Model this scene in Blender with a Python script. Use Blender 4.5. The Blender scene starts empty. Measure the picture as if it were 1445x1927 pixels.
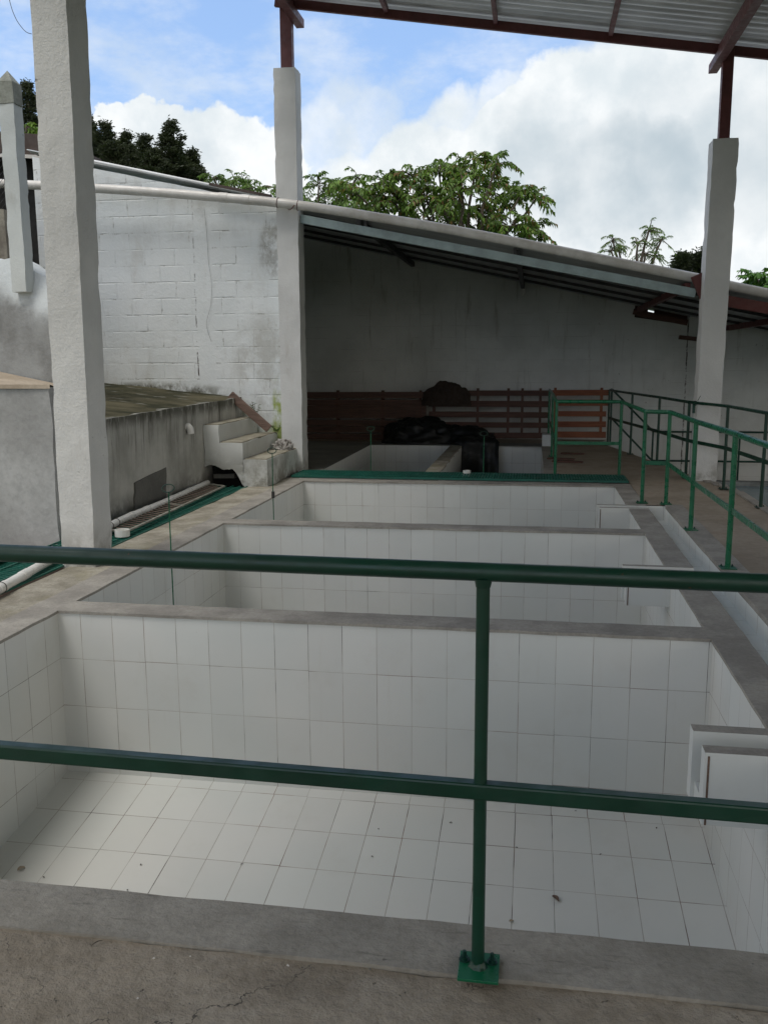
import bpy, bmesh, math, random
from mathutils import Vector, Matrix, noise
R = math.radians
scn = bpy.context.scene
col = scn.collection

# ------------------------------------------------------------------ camera
F = 1682.43 / 1445.0                       # focal length / sensor width
CR = Vector((0.98650226, 0.163678, -0.00477456))
CU = Vector((-0.02292356, 0.16691581, 0.98570463))
CW = Vector((-0.16213511, 0.9722904, -0.16841491))
CO = Vector((0, 0, 1.4752))
cd = bpy.data.cameras.new('camera'); cam = bpy.data.objects.new('camera', cd); col.objects.link(cam)
cd.sensor_fit = 'HORIZONTAL'; cd.sensor_width = 36; cd.lens = 36 * F
cd.clip_start = 0.05; cd.clip_end = 600
m = Matrix((CR, CU, -CW)).transposed().to_4x4(); m.translation = CO
cam.matrix_world = m
scn.camera = cam
scn.view_settings.view_transform = 'Standard'; scn.view_settings.look = 'None'
scn.cycles.caustics_reflective = False; scn.cycles.caustics_refractive = False
scn.view_settings.exposure = 0.52
scn.cycles.diffuse_bounces = 8; scn.cycles.max_bounces = 12; scn.view_settings.gamma = 1.0

def direction(a, b):                       # a viewing direction in world axes, used for where clouds hang
    d = CW + (a - 722.5) / 1682.43 * CR - (b - 963.5) / 1682.43 * CU
    return d.normalized()
def at(a, b, Y):                           # a world point at depth Y
    d = CW + (a - 722.5) / 1682.43 * CR - (b - 963.5) / 1682.43 * CU
    return CO + d * (Y / d.y)

# ------------------------------------------------------------------ node helper
class NT:
    def __init__(s, tree): s.t = tree; s.n = tree.nodes; s.l = tree.links
    def new(s, typ, **k):
        x = s.n.new(typ)
        for a, b in k.items(): setattr(x, a, b)
        return x
    def put(s, sock, v):
        if isinstance(v, bpy.types.NodeSocket): s.l.new(v, sock)
        else:
            if hasattr(sock, 'default_value'):
                try: sock.default_value = v
                except Exception: sock.default_value = (v[0], v[1], v[2], 1) if hasattr(v, '__len__') else (v, v, v, 1)
    def M(s, op, a, b=0.0, c=0.0, clamp=False):
        x = s.new('ShaderNodeMath', operation=op, use_clamp=clamp)
        s.put(x.inputs[0], a); s.put(x.inputs[1], b); s.put(x.inputs[2], c); return x.outputs[0]
    def VM(s, op, a, b=None, sc=None):
        x = s.new('ShaderNodeVectorMath', operation=op); s.put(x.inputs[0], a)
        if b is not None: s.put(x.inputs[1], b)
        if sc is not None: s.put(x.inputs[3], sc)
        return x.outputs['Value'] if op in ('DOT_PRODUCT', 'LENGTH', 'DISTANCE') else x.outputs[0]
    def ramp(s, v, a, b, lo=0.0, hi=1.0):   # smoothstep
        x = s.new('ShaderNodeMapRange', interpolation_type='SMOOTHSTEP')
        s.put(x.inputs['Value'], v); s.put(x.inputs['From Min'], a); s.put(x.inputs['From Max'], b)
        s.put(x.inputs['To Min'], lo); s.put(x.inputs['To Max'], hi); return x.outputs[0]
    def noise(s, vec, scale, detail=4, rough=.55, col=False, dist=0.0):
        x = s.new('ShaderNodeTexNoise'); s.put(x.inputs['Vector'], vec)
        x.inputs['Scale'].default_value = scale; x.inputs['Detail'].default_value = detail
        x.inputs['Roughness'].default_value = rough; x.inputs['Distortion'].default_value = dist
        return x.outputs['Color' if col else 'Fac']
    def mix(s, f, a, b, mode='MIX'):
        x = s.new('ShaderNodeMix', data_type='RGBA', blend_type=mode)
        s.put(x.inputs[0], f)
        for i, v in ((6, a), (7, b)):
            s.put(x.inputs[i], v if isinstance(v, bpy.types.NodeSocket) else (v[0], v[1], v[2], 1))
        return x.outputs[2]
    def sep(s, v):
        x = s.new('ShaderNodeSeparateXYZ'); s.put(x.inputs[0], v); return x.outputs
    def comb(s, a, b, c):
        x = s.new('ShaderNodeCombineXYZ')
        for i, v in enumerate((a, b, c)): s.put(x.inputs[i], v)
        return x.outputs[0]
    def pos(s): return s.new('ShaderNodeNewGeometry').outputs['Position']
    def vscale(s, v, sx, sy, sz): return s.VM('MULTIPLY', v, (sx, sy, sz))

# ------------------------------------------------------------------ world: sky with clouds
SUN_EL, SUN_AZ = 65, 218       # azimuth clockwise from +Y
w = bpy.data.worlds.new('World'); scn.world = w; w.use_nodes = True
w.node_tree.nodes.clear(); N = NT(w.node_tree)
sky = N.new('ShaderNodeTexSky', sky_type='NISHITA'); sky.sun_disc = False
sky.sun_elevation = R(SUN_EL); sky.sun_rotation = R(SUN_AZ); sky.air_density = 1.0; sky.dust_density = 1.0; sky.ozone_density = 2.0
bg1 = N.new('ShaderNodeBackground'); N.put(bg1.inputs[0], N.mix(0.5, sky.outputs[0], (2.1, 3.3, 5.6))); bg1.inputs[1].default_value = 0.135
gd = N.new('ShaderNodeTexCoord').outputs['Generated']
gdn = N.VM('NORMALIZE', gd)
wob = N.VM('SCALE', N.VM('SUBTRACT', N.noise(gdn, 7.0, 6, .6, True), (.5, .5, .5)), sc=.11)
dv = N.VM('NORMALIZE', N.VM('ADD', gdn, wob))
def blobs(lst):
    acc = None
    for (a, b, r, wgt) in lst:
        c = direction(a, b); ang = r / 1682.43
        d = N.VM('DOT_PRODUCT', dv, tuple(c))
        f = N.ramp(d, math.cos(ang * 1.25), math.cos(ang * .45), 0.0, wgt)
        acc = f if acc is None else N.M('MAXIMUM', acc, f)
    return acc
dense = blobs([(272, 215, 48, 1), (225, 205, 34, 1), (310, 228, 44, 1), (310, 300, 95, 1), (400, 290, 68, 1), (470, 320, 75, 1), (520, 345, 70, 1), (420, 360, 100, 1),
               (1060, 190, 110, 1), (1000, 250, 100, 1), (940, 190, 55, .6), (1320, 210, 200, 1), (1200, 350, 290, 1), (1450, 350, 300, 1),
               (820, 330, 130, .75), (700, 250, 100, .46), (640, 240, 80, .45), (860, 240, 90, .6), (1000, 420, 230, 1), (620, 300, 110, .5), (1400, 60, 140, .6),
               (700, 520, 230, .9), (300, 500, 170, .9)])
fb = N.noise(gdn, 5.0, 7, .6)
wisp = N.ramp(N.noise(N.vscale(gdn, 1.0, 1.0, 2.2), 9.0, 6, .62), .38, .74, 0, .55)
sepd = N.sep(gdn)
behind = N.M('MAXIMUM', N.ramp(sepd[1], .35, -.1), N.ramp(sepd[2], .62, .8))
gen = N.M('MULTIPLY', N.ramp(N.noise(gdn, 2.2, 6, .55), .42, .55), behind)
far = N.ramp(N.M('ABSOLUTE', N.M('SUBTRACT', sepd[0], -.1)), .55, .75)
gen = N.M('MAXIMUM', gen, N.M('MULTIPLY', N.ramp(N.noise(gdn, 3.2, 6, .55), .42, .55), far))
cl = N.M('ADD', dense, N.M('MULTIPLY', N.M('SUBTRACT', fb, .5), .65))
cl = N.ramp(cl, .30, .66)
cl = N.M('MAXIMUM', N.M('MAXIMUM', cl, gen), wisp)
grey = blobs([(1130, 345, 105, 1), (1020, 320, 80, .8), (1230, 330, 100, .9), (1100, 385, 70, 1), (1400, 300, 110, .6), (1440, 200, 90, .35), (1010, 250, 60, .4), (1320, 230, 110, .25), (350, 320, 60, .2), (1250, 250, 120, .3)])
grey = N.M('MULTIPLY', grey, N.ramp(N.noise(gdn, 6.0, 6, .55), .3, .62, .35, 1.0))
ccol = N.mix(N.ramp(N.noise(gdn, 13.0, 6, .6), .3, .7), (.53, .58, .61), (.71, .725, .73))
ccol = N.mix(grey, ccol, (.34, .405, .45))
ccol = N.mix(N.M('MAXIMUM', behind, far), ccol, (.82, .76, .67))  # clouds out of view, tinted warm and bright to light the pillar fronts
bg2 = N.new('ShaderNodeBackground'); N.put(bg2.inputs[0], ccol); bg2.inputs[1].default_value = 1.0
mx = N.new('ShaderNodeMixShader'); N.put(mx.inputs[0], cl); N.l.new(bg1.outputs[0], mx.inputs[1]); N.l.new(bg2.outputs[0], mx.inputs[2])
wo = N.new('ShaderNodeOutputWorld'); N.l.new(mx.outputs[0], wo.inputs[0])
# hazy sun, high on the left behind the camera
sd = bpy.data.lights.new('sun', 'SUN'); sd.energy = 1.1; sd.angle = R(22); sd.color = (1, .96, .9)
so = bpy.data.objects.new('sun', sd); col.objects.link(so)
sv = Vector((math.sin(R(SUN_AZ)) * math.cos(R(SUN_EL)), math.cos(R(SUN_AZ)) * math.cos(R(SUN_EL)), math.sin(R(SUN_EL))))
so.rotation_euler = sv.to_track_quat('Z', 'Y').to_euler(); so.location = (-10, -8, 20)

# ------------------------------------------------------------------ materials
def mat(name):
    m = bpy.data.materials.new(name); m.use_nodes = True; m.node_tree.nodes.clear()
    n = NT(m.node_tree); b = n.new('ShaderNodeBsdfPrincipled'); o = n.new('ShaderNodeOutputMaterial')
    n.l.new(b.outputs[0], o.inputs[0]); return m, n, b
def bump(n, b, h, strength=.5, dist=.01):
    x = n.new('ShaderNodeBump'); x.inputs['Strength'].default_value = strength; x.inputs['Distance'].default_value = dist
    n.put(x.inputs['Height'], h); n.l.new(x.outputs[0], b.inputs['Normal'])

def m_plain(name, c, rough=.6, metal=0.0, var=.25, scale=6.0, bmp=.2, bd=.004, c2=None, spec=None):
    m, n, b = mat(name); p = n.pos()
    a = n.noise(p, scale, 6, .65)
    dark = c2 if c2 else tuple(x * (1 - var) for x in c)
    n.put(b.inputs['Base Color'], n.mix(n.ramp(a, .3, .7), dark, c))
    n.put(b.inputs['Roughness'], n.ramp(n.noise(p, scale * 3, 3), .3, .7, max(rough - .12, .05), min(rough + .12, 1)))
    b.inputs['Metallic'].default_value = metal
    if spec is not None: b.inputs['Specular IOR Level'].default_value = spec
    if bmp: bump(n, b, n.noise(p, scale * 8, 5, .6), bmp, bd)
    return m

def m_plaster(name, c, dirt=(.22, .2, .17), amount=.4, lump=.5, low=None):
    """hand-applied lime paint on rough render: lumps, pits, faint brown washes"""
    m, n, b = mat(name); p = n.pos()
    big = n.noise(p, 1.3, 5, .6); mid = n.noise(p, 5.0, 6, .6)
    c1 = n.mix(n.ramp(big, .35, .68), tuple(x * .86 for x in c), c)
    st = n.ramp(n.noise(n.vscale(p, 1, 1, .35), 3.1, 7, .68), .56, .78, 0, amount)
    c1 = n.mix(st, c1, dirt)
    pit = n.M('MULTIPLY', n.ramp(n.noise(n.vscale(p, 1, 1, 1.9), 11, 3, .5), .70, .76), n.ramp(mid, .5, .62))
    c1 = n.mix(n.M('MULTIPLY', pit, .6), c1, (.1, .085, .07))
    if low is not None:      # grime at the foot
        z = n.sep(p)[2]
        f = n.M('MULTIPLY', n.ramp(z, low[1], low[0]), n.ramp(n.noise(p, 4, 6, .7), .38, .6))
        c1 = n.mix(n.M('MULTIPLY', f, .7), c1, (.13, .12, .085))
    n.put(b.inputs['Base Color'], c1); b.inputs['Roughness'].default_value = .85
    b.inputs['Specular IOR Level'].default_value = .25
    h = n.M('ADD', n.M('MULTIPLY', n.noise(n.vscale(p, 1, 1, .7), 7.5, 7, .66), lump * 1.1), n.M('MULTIPLY', n.noise(p, 60, 4, .6), .16))
    h = n.M('SUBTRACT', h, n.M('MULTIPLY', pit, .35))
    bump(n, b, h, .75, .022)
    return m

def m_tile(name, tone=1.0, grout_w=.0030, su=.2, sv=.3):
    m, n, b = mat(name)
    uv = n.new('ShaderNodeUVMap').outputs[0]; s = n.sep(uv)
    vy = s[1]; row = n.M('FLOOR', vy)
    jog = n.new('ShaderNodeTexWhiteNoise', noise_dimensions='1D'); n.put(jog.inputs['W'], row)
    ux = n.M('ADD', s[0], n.M('MULTIPLY', n.M('SUBTRACT', jog.outputs[0], .5), .05))
    cellx = n.M('FLOOR', ux)
    jog2 = n.new('ShaderNodeTexWhiteNoise', noise_dimensions='1D'); n.put(jog2.inputs['W'], n.M('ADD', cellx, 77.0))
    fx = n.M('FRACT', ux); fy = n.M('FRACT', n.M('ADD', vy, n.M('MULTIPLY', n.M('SUBTRACT', jog2.outputs[0], .5), .018)))
    dx = n.M('MULTIPLY', n.M('MINIMUM', fx, n.M('SUBTRACT', 1.0, fx)), su)
    dy = n.M('MULTIPLY', n.M('MINIMUM', fy, n.M('SUBTRACT', 1.0, fy)), sv)
    p = n.pos()
    gw = n.ramp(n.noise(p, 2.3, 3), .35, .65, grout_w * .55, grout_w * 1.25)
    g = n.M('LESS_THAN', n.M('MINIMUM', dx, dy), n.M('MULTIPLY', gw, .5))
    cell = n.new('ShaderNodeTexWhiteNoise', noise_dimensions='3D'); n.put(cell.inputs['Vector'], n.comb(cellx, row, 3.3))
    tv = n.M('MULTIPLY_ADD', cell.outputs[0], .07, .945)
    base = n.mix(n.ramp(n.noise(p, 1.1, 4), .3, .7), (.65 * tone, .675 * tone, .655 * tone), (.70 * tone, .705 * tone, .68 * tone))
    base = n.mix(1.0, base, n.comb(tv, tv, tv), 'MULTIPLY')
    film = n.M('MAXIMUM', n.ramp(n.noise(p, 3.5, 7, .7), .5, .8, 0, .25), n.M('MULTIPLY', n.ramp(n.noise(n.vscale(p, 6, 6, .7), 1.6, 5, .7), .58, .74, 0, .28), n.ramp(n.sep(p)[2], -.9, -.1, .2, 1.0)))
    base = n.mix(film, base, (.50, .48, .43))
    speck = n.ramp(n.noise(p, 55, 2, .5), .78, .82, 0, .55)
    base = n.mix(speck, base, (.22, .19, .15))
    gc = n.mix(n.ramp(n.noise(p, 1.7, 3), .4, .62), (.10, .095, .085), (.27, .19, .155))
    gc = n.mix(n.ramp(n.noise(p, 4.1, 2), .42, .55), gc, (.40, .38, .35))
    n.put(b.inputs['Base Color'], n.mix(g, base, gc))
    n.put(b.inputs['Roughness'], n.mix(g, n.mix(film, (.30, .30, .30), (.6, .6, .6)), (.9, .9, .9)))
    b.inputs['Specular IOR Level'].default_value = .38
    h = n.ramp(n.M('MINIMUM', dx, dy), .0, .004)
    bump(n, b, h, .22, .003)
    return m

def m_blockwall():
    m, n, b = mat('whitewashed_blockwork'); p = n.pos(); s = n.sep(p)
    wx = n.M('ADD', s[0], n.M('MULTIPLY', n.M('SUBTRACT', n.noise(p, 6, 3), .5), .018))
    wz = n.M('ADD', s[2], n.M('MULTIPLY', n.M('SUBTRACT', n.noise(p, 5, 3), .5), .016))
    rz = n.M('DIVIDE', n.M('ADD', wz, .055), .213); row = n.M('FLOOR', rz)
    half = n.M('MULTIPLY', n.M('MODULO', n.M('ADD', row, 20.0), 2.0), .5)
    cx = n.M('ADD', n.M('DIVIDE', n.M('ADD', wx, 20.05), .42), half)
    fx = n.M('FRACT', cx); fz = n.M('FRACT', rz)
    dx = n.M('MULTIPLY', n.M('MINIMUM', fx, n.M('SUBTRACT', 1.0, fx)), .42)
    dz = n.M('MULTIPLY', n.M('MINIMUM', fz, n.M('SUBTRACT', 1.0, fz)), .213)
    d = n.M('MINIMUM', dx, dz)
    col_strip = n.M('MULTIPLY', n.ramp(s[0], -4.45, -4.43), n.ramp(s[0], -4.19, -4.21))   # poured tie column, no joints
    jm = n.M('MULTIPLY', n.ramp(d, .013, .002), n.M('SUBTRACT', 1.0, col_strip))
    crk = n.M('MULTIPLY', n.M('LESS_THAN', n.M('ABSOLUTE', n.M('SUBTRACT', wx, -4.455)), .009), n.ramp(s[2], 3.6, 1.0, .3, 1.0))
    big = n.noise(p, .9, 5, .6)
    c = n.mix(n.ramp(big, .3, .7), (.70, .745, .755), (.80, .835, .84))
    bt = n.new('ShaderNodeTexWhiteNoise', noise_dimensions='2D'); n.put(bt.inputs['Vector'], n.comb(n.M('FLOOR', cx), row, 0.0))
    c = n.mix(n.M('MULTIPLY', bt.outputs[0], .07), c, (.42, .42, .39))
    wash = n.ramp(n.noise(n.vscale(p, 1, 1, .5), 2.6, 7, .7), .5, .72, 0, .38)
    c = n.mix(wash, c, (.46, .45, .41))
    open_j = n.M('MULTIPLY', jm, n.ramp(n.noise(p, 6.5, 6, .75), .52, .66, .04, .62))
    c = n.mix(open_j, c, (.14, .125, .10))
    c = n.mix(n.M('MULTIPLY', crk, n.ramp(n.noise(p, 9, 4, .7), .46, .56)), c, (.07, .055, .05))
    def spot(x, z, rx, rz_, amp, colr, sc=6):
        nonlocal c
        q = n.M('ADD', n.M('POWER', n.M('DIVIDE', n.M('SUBTRACT', s[0], x), rx), 2.0), n.M('POWER', n.M('DIVIDE', n.M('SUBTRACT', s[2], z), rz_), 2.0))
        f = n.M('MULTIPLY', n.ramp(q, 1.0, .15), n.ramp(n.noise(n.vscale(p, 1, 1, .6), sc, 7, .75), .36, .62))
        c = n.mix(n.M('MULTIPLY', f, amp), c, colr)
    spot(-3.38, 2.85, .24, .40, .5, (.13, .105, .075), 14)       # soot under the pipe
    spot(-3.30, 3.05, .30, .3, .6, (.2, .18, .13), 9)
    spot(-4.6, 3.15, 1.6, .16, .15, (.25, .235, .2), 5)
    spot(-3.37, .80, .085, .50, 1.0, (.30, .38, .05), 5)
    spot(-3.34, .45, .20, .28, 1.0, (.26, .33, .05), 6)          # green moss streak
    spot(-3.45, .45, .36, .22, .75, (.22, .28, .07), 8)
    spot(-3.85, .75, .10, .22, .6, (.25, .3, .1), 10)
    spot(-3.5, 1.35, .6, .9, .45, (.32, .30, .25), 4)
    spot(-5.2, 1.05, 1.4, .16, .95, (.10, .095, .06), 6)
    n.put(b.inputs['Base Color'], c); b.inputs['Roughness'].default_value = .9
    b.inputs['Specular IOR Level'].default_value = .2
    h = n.M('SUBTRACT', n.M('MULTIPLY', n.noise(p, 16, 6, .68, dist=.5), .9), n.M('MULTIPLY', jm, n.ramp(n.noise(p, 4, 3), .42, .62, .05, .6)))
    bump(n, b, h, .6, .012)
    return m

def m_concrete(name, c1, c2, scale=2.0, pits=.5, streak=0.0, rough=.85, splash=False, bs=.5, dirt=None, cracks=False):
    m, n, b = mat(name); p = n.pos()
    a = n.noise(p, scale, 7, .68); f = n.noise(p, scale * 14, 5, .7)
    c = n.mix(n.ramp(a, .34, .66), c1, c2)
    c = n.mix(n.ramp(f, .35, .75, 0, .35), c, tuple(x * .55 for x in c1))
    if streak:           # trowel drag along X
        t = n.noise(n.vscale(p, 3, 22, 22), 2.4, 5, .7)
        c = n.mix(n.ramp(t, .56, .72, 0, streak), c, tuple(x * .45 for x in c1))
    pm = n.ramp(n.noise(p, 34, 3, .55), .70, .75)
    c = n.mix(n.M('MULTIPLY', pm, pits), c, (.06, .055, .05))
    if dirt: c = n.mix(n.ramp(n.noise(p, 1.1, 6, .7), .5, .68, 0, .75), c, dirt)
    if splash:
        wf = n.ramp(n.noise(p, 19, 2, .5), .755, .775); gf = n.ramp(n.noise(n.VM('ADD', p, (9, 4, 2)), 16, 2, .5), .775, .79)
        c = n.mix(n.M('MULTIPLY', wf, .75), c, (.62, .62, .6)); c = n.mix(n.M('MULTIPLY', gf, .7), c, (.02, .1, .07))
    if cracks:
        v = n.new('ShaderNodeTexVoronoi', feature='DISTANCE_TO_EDGE'); v.inputs['Scale'].default_value = 1.3
        n.put(v.inputs['Vector'], n.VM('ADD', p, n.VM('SCALE', n.noise(p, 5, 5, .65, True), sc=.35)))
        ck = n.M('MULTIPLY', n.M('LESS_THAN', v.outputs['Distance'], .0035), n.ramp(n.noise(p, 1.7, 3), .46, .54))
        c = n.mix(n.M('MULTIPLY', ck, .8), c, (.05, .045, .04))
        g2 = n.noise(p, 170, 3, .6); c = n.mix(n.ramp(g2, .60, .75, 0, .45), c, (.10, .09, .075))
    n.put(b.inputs['Base Color'], c); b.inputs['Roughness'].default_value = rough
    b.inputs['Specular IOR Level'].default_value = .3
    h = n.M('SUBTRACT', n.M('ADD', f, n.M('MULTIPLY', a, 1.2)), n.M('MULTIPLY', pm, .5))
    bump(n, b, h, bs, .012)
    return m

def m_retaining():
    m, n, b = mat('streaked_render'); p = n.pos(); s = n.sep(p)
    a = n.noise(p, 1.6, 6, .62)
    c = n.mix(n.ramp(a, .33, .68), (.34, .34, .31), (.52, .52, .485))
    st = n.noise(n.vscale(p, 9, 9, .8), 1.2, 6, .7)
    top = n.ramp(s[2], .25, 1.0, .15, 1.0)
    c = n.mix(n.M('MULTIPLY', n.ramp(st, .48, .70, 0, .9), top), c, (.075, .07, .055))
    ed = n.M('MULTIPLY', n.ramp(s[2], .80, .94), n.ramp(n.noise(n.vscale(p, 2, 2, .6), 5, 5, .7), .32, .5))
    c = n.mix(n.M('MULTIPLY', ed, .8), c, (.05, .05, .032))
    lo = n.M('MULTIPLY', n.ramp(s[2], .28, .0), n.ramp(n.noise(p, 4, 5, .7), .36, .6))
    c = n.mix(n.M('MULTIPLY', lo, .7), c, (.07, .07, .058))
    n.put(b.inputs['Base Color'], c); b.inputs['Roughness'].default_value = .88; b.inputs['Specular IOR Level'].default_value = .25
    bump(n, b, n.noise(p, 14, 6, .65), .6, .016); return m

def m_terrace():
    m, n, b = mat('mossy_slab'); p = n.pos()
    c = n.mix(n.ramp(n.noise(p, 1.5, 6, .65), .35, .65), (.024, .025, .012), (.10, .09, .055))
    c = n.mix(n.ramp(n.noise(n.vscale(p, 1, 2.5, 1), 2.2, 4, .6), .62, .70, 0, .6), c, (.36, .36, .33))
    n.put(b.inputs['Base Color'], c); b.inputs['Roughness'].default_value = .9; b.inputs['Specular IOR Level'].default_value = .12
    bump(n, b, n.noise(p, 18, 5, .6), .4, .01); return m

def m_wood(name, c1, c2):
    m, n, b = mat(name); p = n.pos()
    g = n.noise(n.vscale(p, 1.2, 14, 14), 2.5, 6, .65, dist=.4)
    n.put(b.inputs['Base Color'], n.mix(n.ramp(g, .3, .7), c1, c2)); b.inputs['Roughness'].default_value = .7
    bump(n, b, g, .4, .005); return m

def m_leaf(name, c1, c2, c3=None, trans=.25):
    m, n, b = mat(name)
    at_ = n.new('ShaderNodeVertexColor'); at_.layer_name = 'tint'
    r = n.sep(at_.outputs[0])
    c = n.mix(r[0], c1, c2)
    if c3: c = n.mix(n.ramp(r[1], .82, .95), c, c3)
    n.put(b.inputs['Base Color'], c); b.inputs['Roughness'].default_value = .5; b.inputs['Specular IOR Level'].default_value = .35
    tr = n.new('ShaderNodeBsdfTranslucent'); n.put(tr.inputs[0], n.mix(.5, c, (.12, .22, .02)))
    mxs = n.new('ShaderNodeMixShader'); mxs.inputs[0].default_value = trans
    n.l.new(b.outputs[0], mxs.inputs[1]); n.l.new(tr.outputs[0], mxs.inputs[2])
    o = [x for x in n.n if x.type == 'OUTPUT_MATERIAL'][0]; n.l.new(mxs.outputs[0], o.inputs[0]); return m

def m_sheet(name, c, metal, rough, rust=.15):
    m, n, b = mat(name); p = n.pos()
    a = n.noise(n.vscale(p, .6, 3, 1), 2.0, 6, .6)
    cc = n.mix(n.ramp(a, .3, .7), tuple(x * .72 for x in c), c)
    cc = n.mix(n.ramp(n.noise(p, 3, 6, .7), .6, .75, 0, rust), cc, (.2, .11, .06))
    n.put(b.inputs['Base Color'], cc); b.inputs['Metallic'].default_value = metal
    n.put(b.inputs['Roughness'], n.ramp(a, .3, .7, rough, rough + .2)); return m

def m_paint(name, c, rough=.32, wear=.25):
    m, n, b = mat(name); p = n.pos()
    a = n.noise(p, 5, 6, .65)
    cc = n.mix(n.ramp(a, .3, .7), tuple(x * .7 for x in c), c)
    cc = n.mix(n.ramp(n.noise(p, 38, 4, .6), .66, .72, 0, wear), cc, tuple(min(x * 2.4 + .02, 1) for x in c))
    cc = n.mix(n.M('MULTIPLY', n.ramp(n.noise(n.VM('ADD', p, (3, 7, 1)), 30, 4, .65), .70, .74), .8), cc, (.085, .035, .02))
    n.put(b.inputs['Base Color'], cc); n.put(b.inputs['Roughness'], n.ramp(n.noise(p, 18, 4), .3, .7, rough - .08, rough + .14))
    bump(n, b, n.noise(p, 30, 3, .6), .12, .001); return m

MT = {}
MT['tile'] = m_tile('white_wall_tile', .95, .0026); MT['tilef'] = m_tile('white_floor_tile', .99, .0036); MT['tilec'] = m_tile('brightened_channel_tile', 1.16, .003)  # channel copy of the tile is whitened to make up for weak light there
MT['pillar'] = m_plaster('lime_painted_render', (.70, .70, .675), (.42, .36, .29), .5, .7, low=(.0, .35))
MT['pillar_far'] = m_plaster('painted_pillar_render', (.68, .69, .68), (.34, .3, .25), .4, .45, low=(.0, .3))
MT['roomwall'] = m_plaster('old_room_whitewash', (.66, .68, .65), (.36, .34, .30), .45, .3)
def m_room():
    m, n, b = mat('marked_room_whitewash'); p = n.pos(); s = n.sep(p)
    c = n.mix(n.ramp(n.noise(p, .9, 6, .6), .32, .68), (.56, .575, .55), (.70, .715, .69))
    dr_ = n.noise(n.vscale(p, 5, 5, .5), 1.3, 6, .72)
    c = n.mix(n.M('MULTIPLY', n.ramp(dr_, .54, .72), n.ramp(s[2], 0.2, 2.6, .25, .8)), c, (.33, .32, .28))
    jx = n.M('ABSOLUTE', n.M('SUBTRACT', n.M('FRACT', n.M('DIVIDE', n.M('ADD', s[2], n.M('MULTIPLY', n.noise(p, 4, 2), .03)), .21)), .5))
    c = n.mix(n.M('MULTIPLY', n.ramp(jx, .475, .495), n.ramp(n.noise(p, 2.2, 5, .7), .45, .62, .0, .45)), c, (.28, .27, .24))
    pk = n.M('MULTIPLY', n.ramp(n.noise(n.vscale(p, 1.6, 1, 1), 8, 5, .7), .66, .72), n.ramp(s[0], -.5, 2.0, .2, 1.0))
    c = n.mix(n.M('MULTIPLY', pk, .75), c, (.12, .10, .08))
    sx = n.M('ADD', s[0], n.M('MULTIPLY', n.noise(p, 7, 3), .03))
    seam = n.M('MULTIPLY', n.M('LESS_THAN', n.M('ABSOLUTE', n.M('SUBTRACT', sx, 2.70)), .012), n.ramp(n.noise(p, 5, 5, .7), .42, .55))
    c = n.mix(n.M('MULTIPLY', seam, .9), c, (.06, .05, .04))
    n.put(b.inputs['Base Color'], c); b.inputs['Roughness'].default_value = .9; b.inputs['Specular IOR Level'].default_value = .2
    bump(n, b, n.noise(p, 12, 6, .65), .5, .012); return m
MT['roomwall'] = m_room()
MT['greywall'] = m_concrete('bare_grey_render', (.17, .175, .17), (.31, .33, .33), 1.4, .25, bs=.35)
MT['blockA'] = m_concrete('smooth_grey_render', (.36, .36, .35), (.48, .485, .475), 1.2, .15, bs=.3)
def m_fade():
    m, n, b = mat('grey_render_whitewashed_top'); p = n.pos(); s = n.sep(p)
    g = n.mix(n.ramp(n.noise(p, 1.6, 6, .68), .34, .66), (.19, .195, .19), (.33, .345, .345))
    z = n.M('ADD', s[2], n.M('MULTIPLY', n.M('SUBTRACT', n.noise(p, 2.6, 6, .65), .5), .55))
    z = n.M('ADD', z, n.M('MULTIPLY', n.M('ADD', s[0], 5.4), .45))
    c = n.mix(n.ramp(z, 1.92, 2.2), g, (.56, .60, .61))
    n.put(b.inputs['Base Color'], c); b.inputs['Roughness'].default_value = .88; b.inputs['Specular IOR Level'].default_value = .25
    bump(n, b, n.noise(p, 15, 6, .65), .55, .015); return m
MT['fade'] = m_fade()
MT['mound'] = m_plaster('whitewashed_mound', (.56, .60, .61), (.3, .3, .27), .4, .5)
MT['stair'] = m_plaster('painted_stair_render', (.66, .68, .66), (.24, .225, .17), .75, .6, low=(.0, .5))
MT['tread'] = m_concrete('stair_tread_cement', (.22, .20, .15), (.38, .36, .29), 3.0, .3)
MT['block'] = m_blockwall()
MT['retain'] = m_retaining(); MT['terrace'] = m_terrace()
MT['tan'] = m_concrete('tan_slab', (.34, .28, .21), (.48, .41, .32), 1.5, .2, bs=.2)
MT['coping'] = m_concrete('trowelled_coping_cement', (.25, .235, .21), (.38, .36, .32), 3.2, .4, streak=.45)
MT['copingn'] = m_concrete('near_coping_cement', (.26, .245, .21), (.38, .36, .315), 3.0, .5, streak=.6, splash=True, bs=.6)
MT['lip'] = m_concrete('mortar_lip', (.07, .07, .065), (.15, .145, .135), 6.0, .4)
MT['deck'] = m_concrete('rough_deck_concrete', (.25, .215, .165), (.42, .375, .305), 2.2, .5, splash=False, bs=1.1, dirt=(.23, .18, .125), cracks=True)
MT['walk'] = m_concrete('brown_walk_concrete', (.27, .225, .17), (.42, .36, .285), 1.1, .25, bs=.3, dirt=(.25, .19, .14))
MT['ledge'] = m_concrete('weathered_yellowish_ledge', (.24, .22, .175), (.43, .405, .34), 3.5, .7, bs=.8, dirt=(.27, .25, .16))
MT['roomfloor'] = m_concrete('room_floor_cement', (.22, .22, .20), (.34, .33, .30), 1.5, .2)
MT['patch'] = m_concrete('dark_cement_patch', (.13, .13, .12), (.17, .17, .155), 4.0, .2)
MT['green'] = m_paint('green_enamel', (.003, .042, .024), .36, .06)
MT['green2'] = m_paint('bright_green_enamel', (.006, .135, .060), .30, .03)
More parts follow.
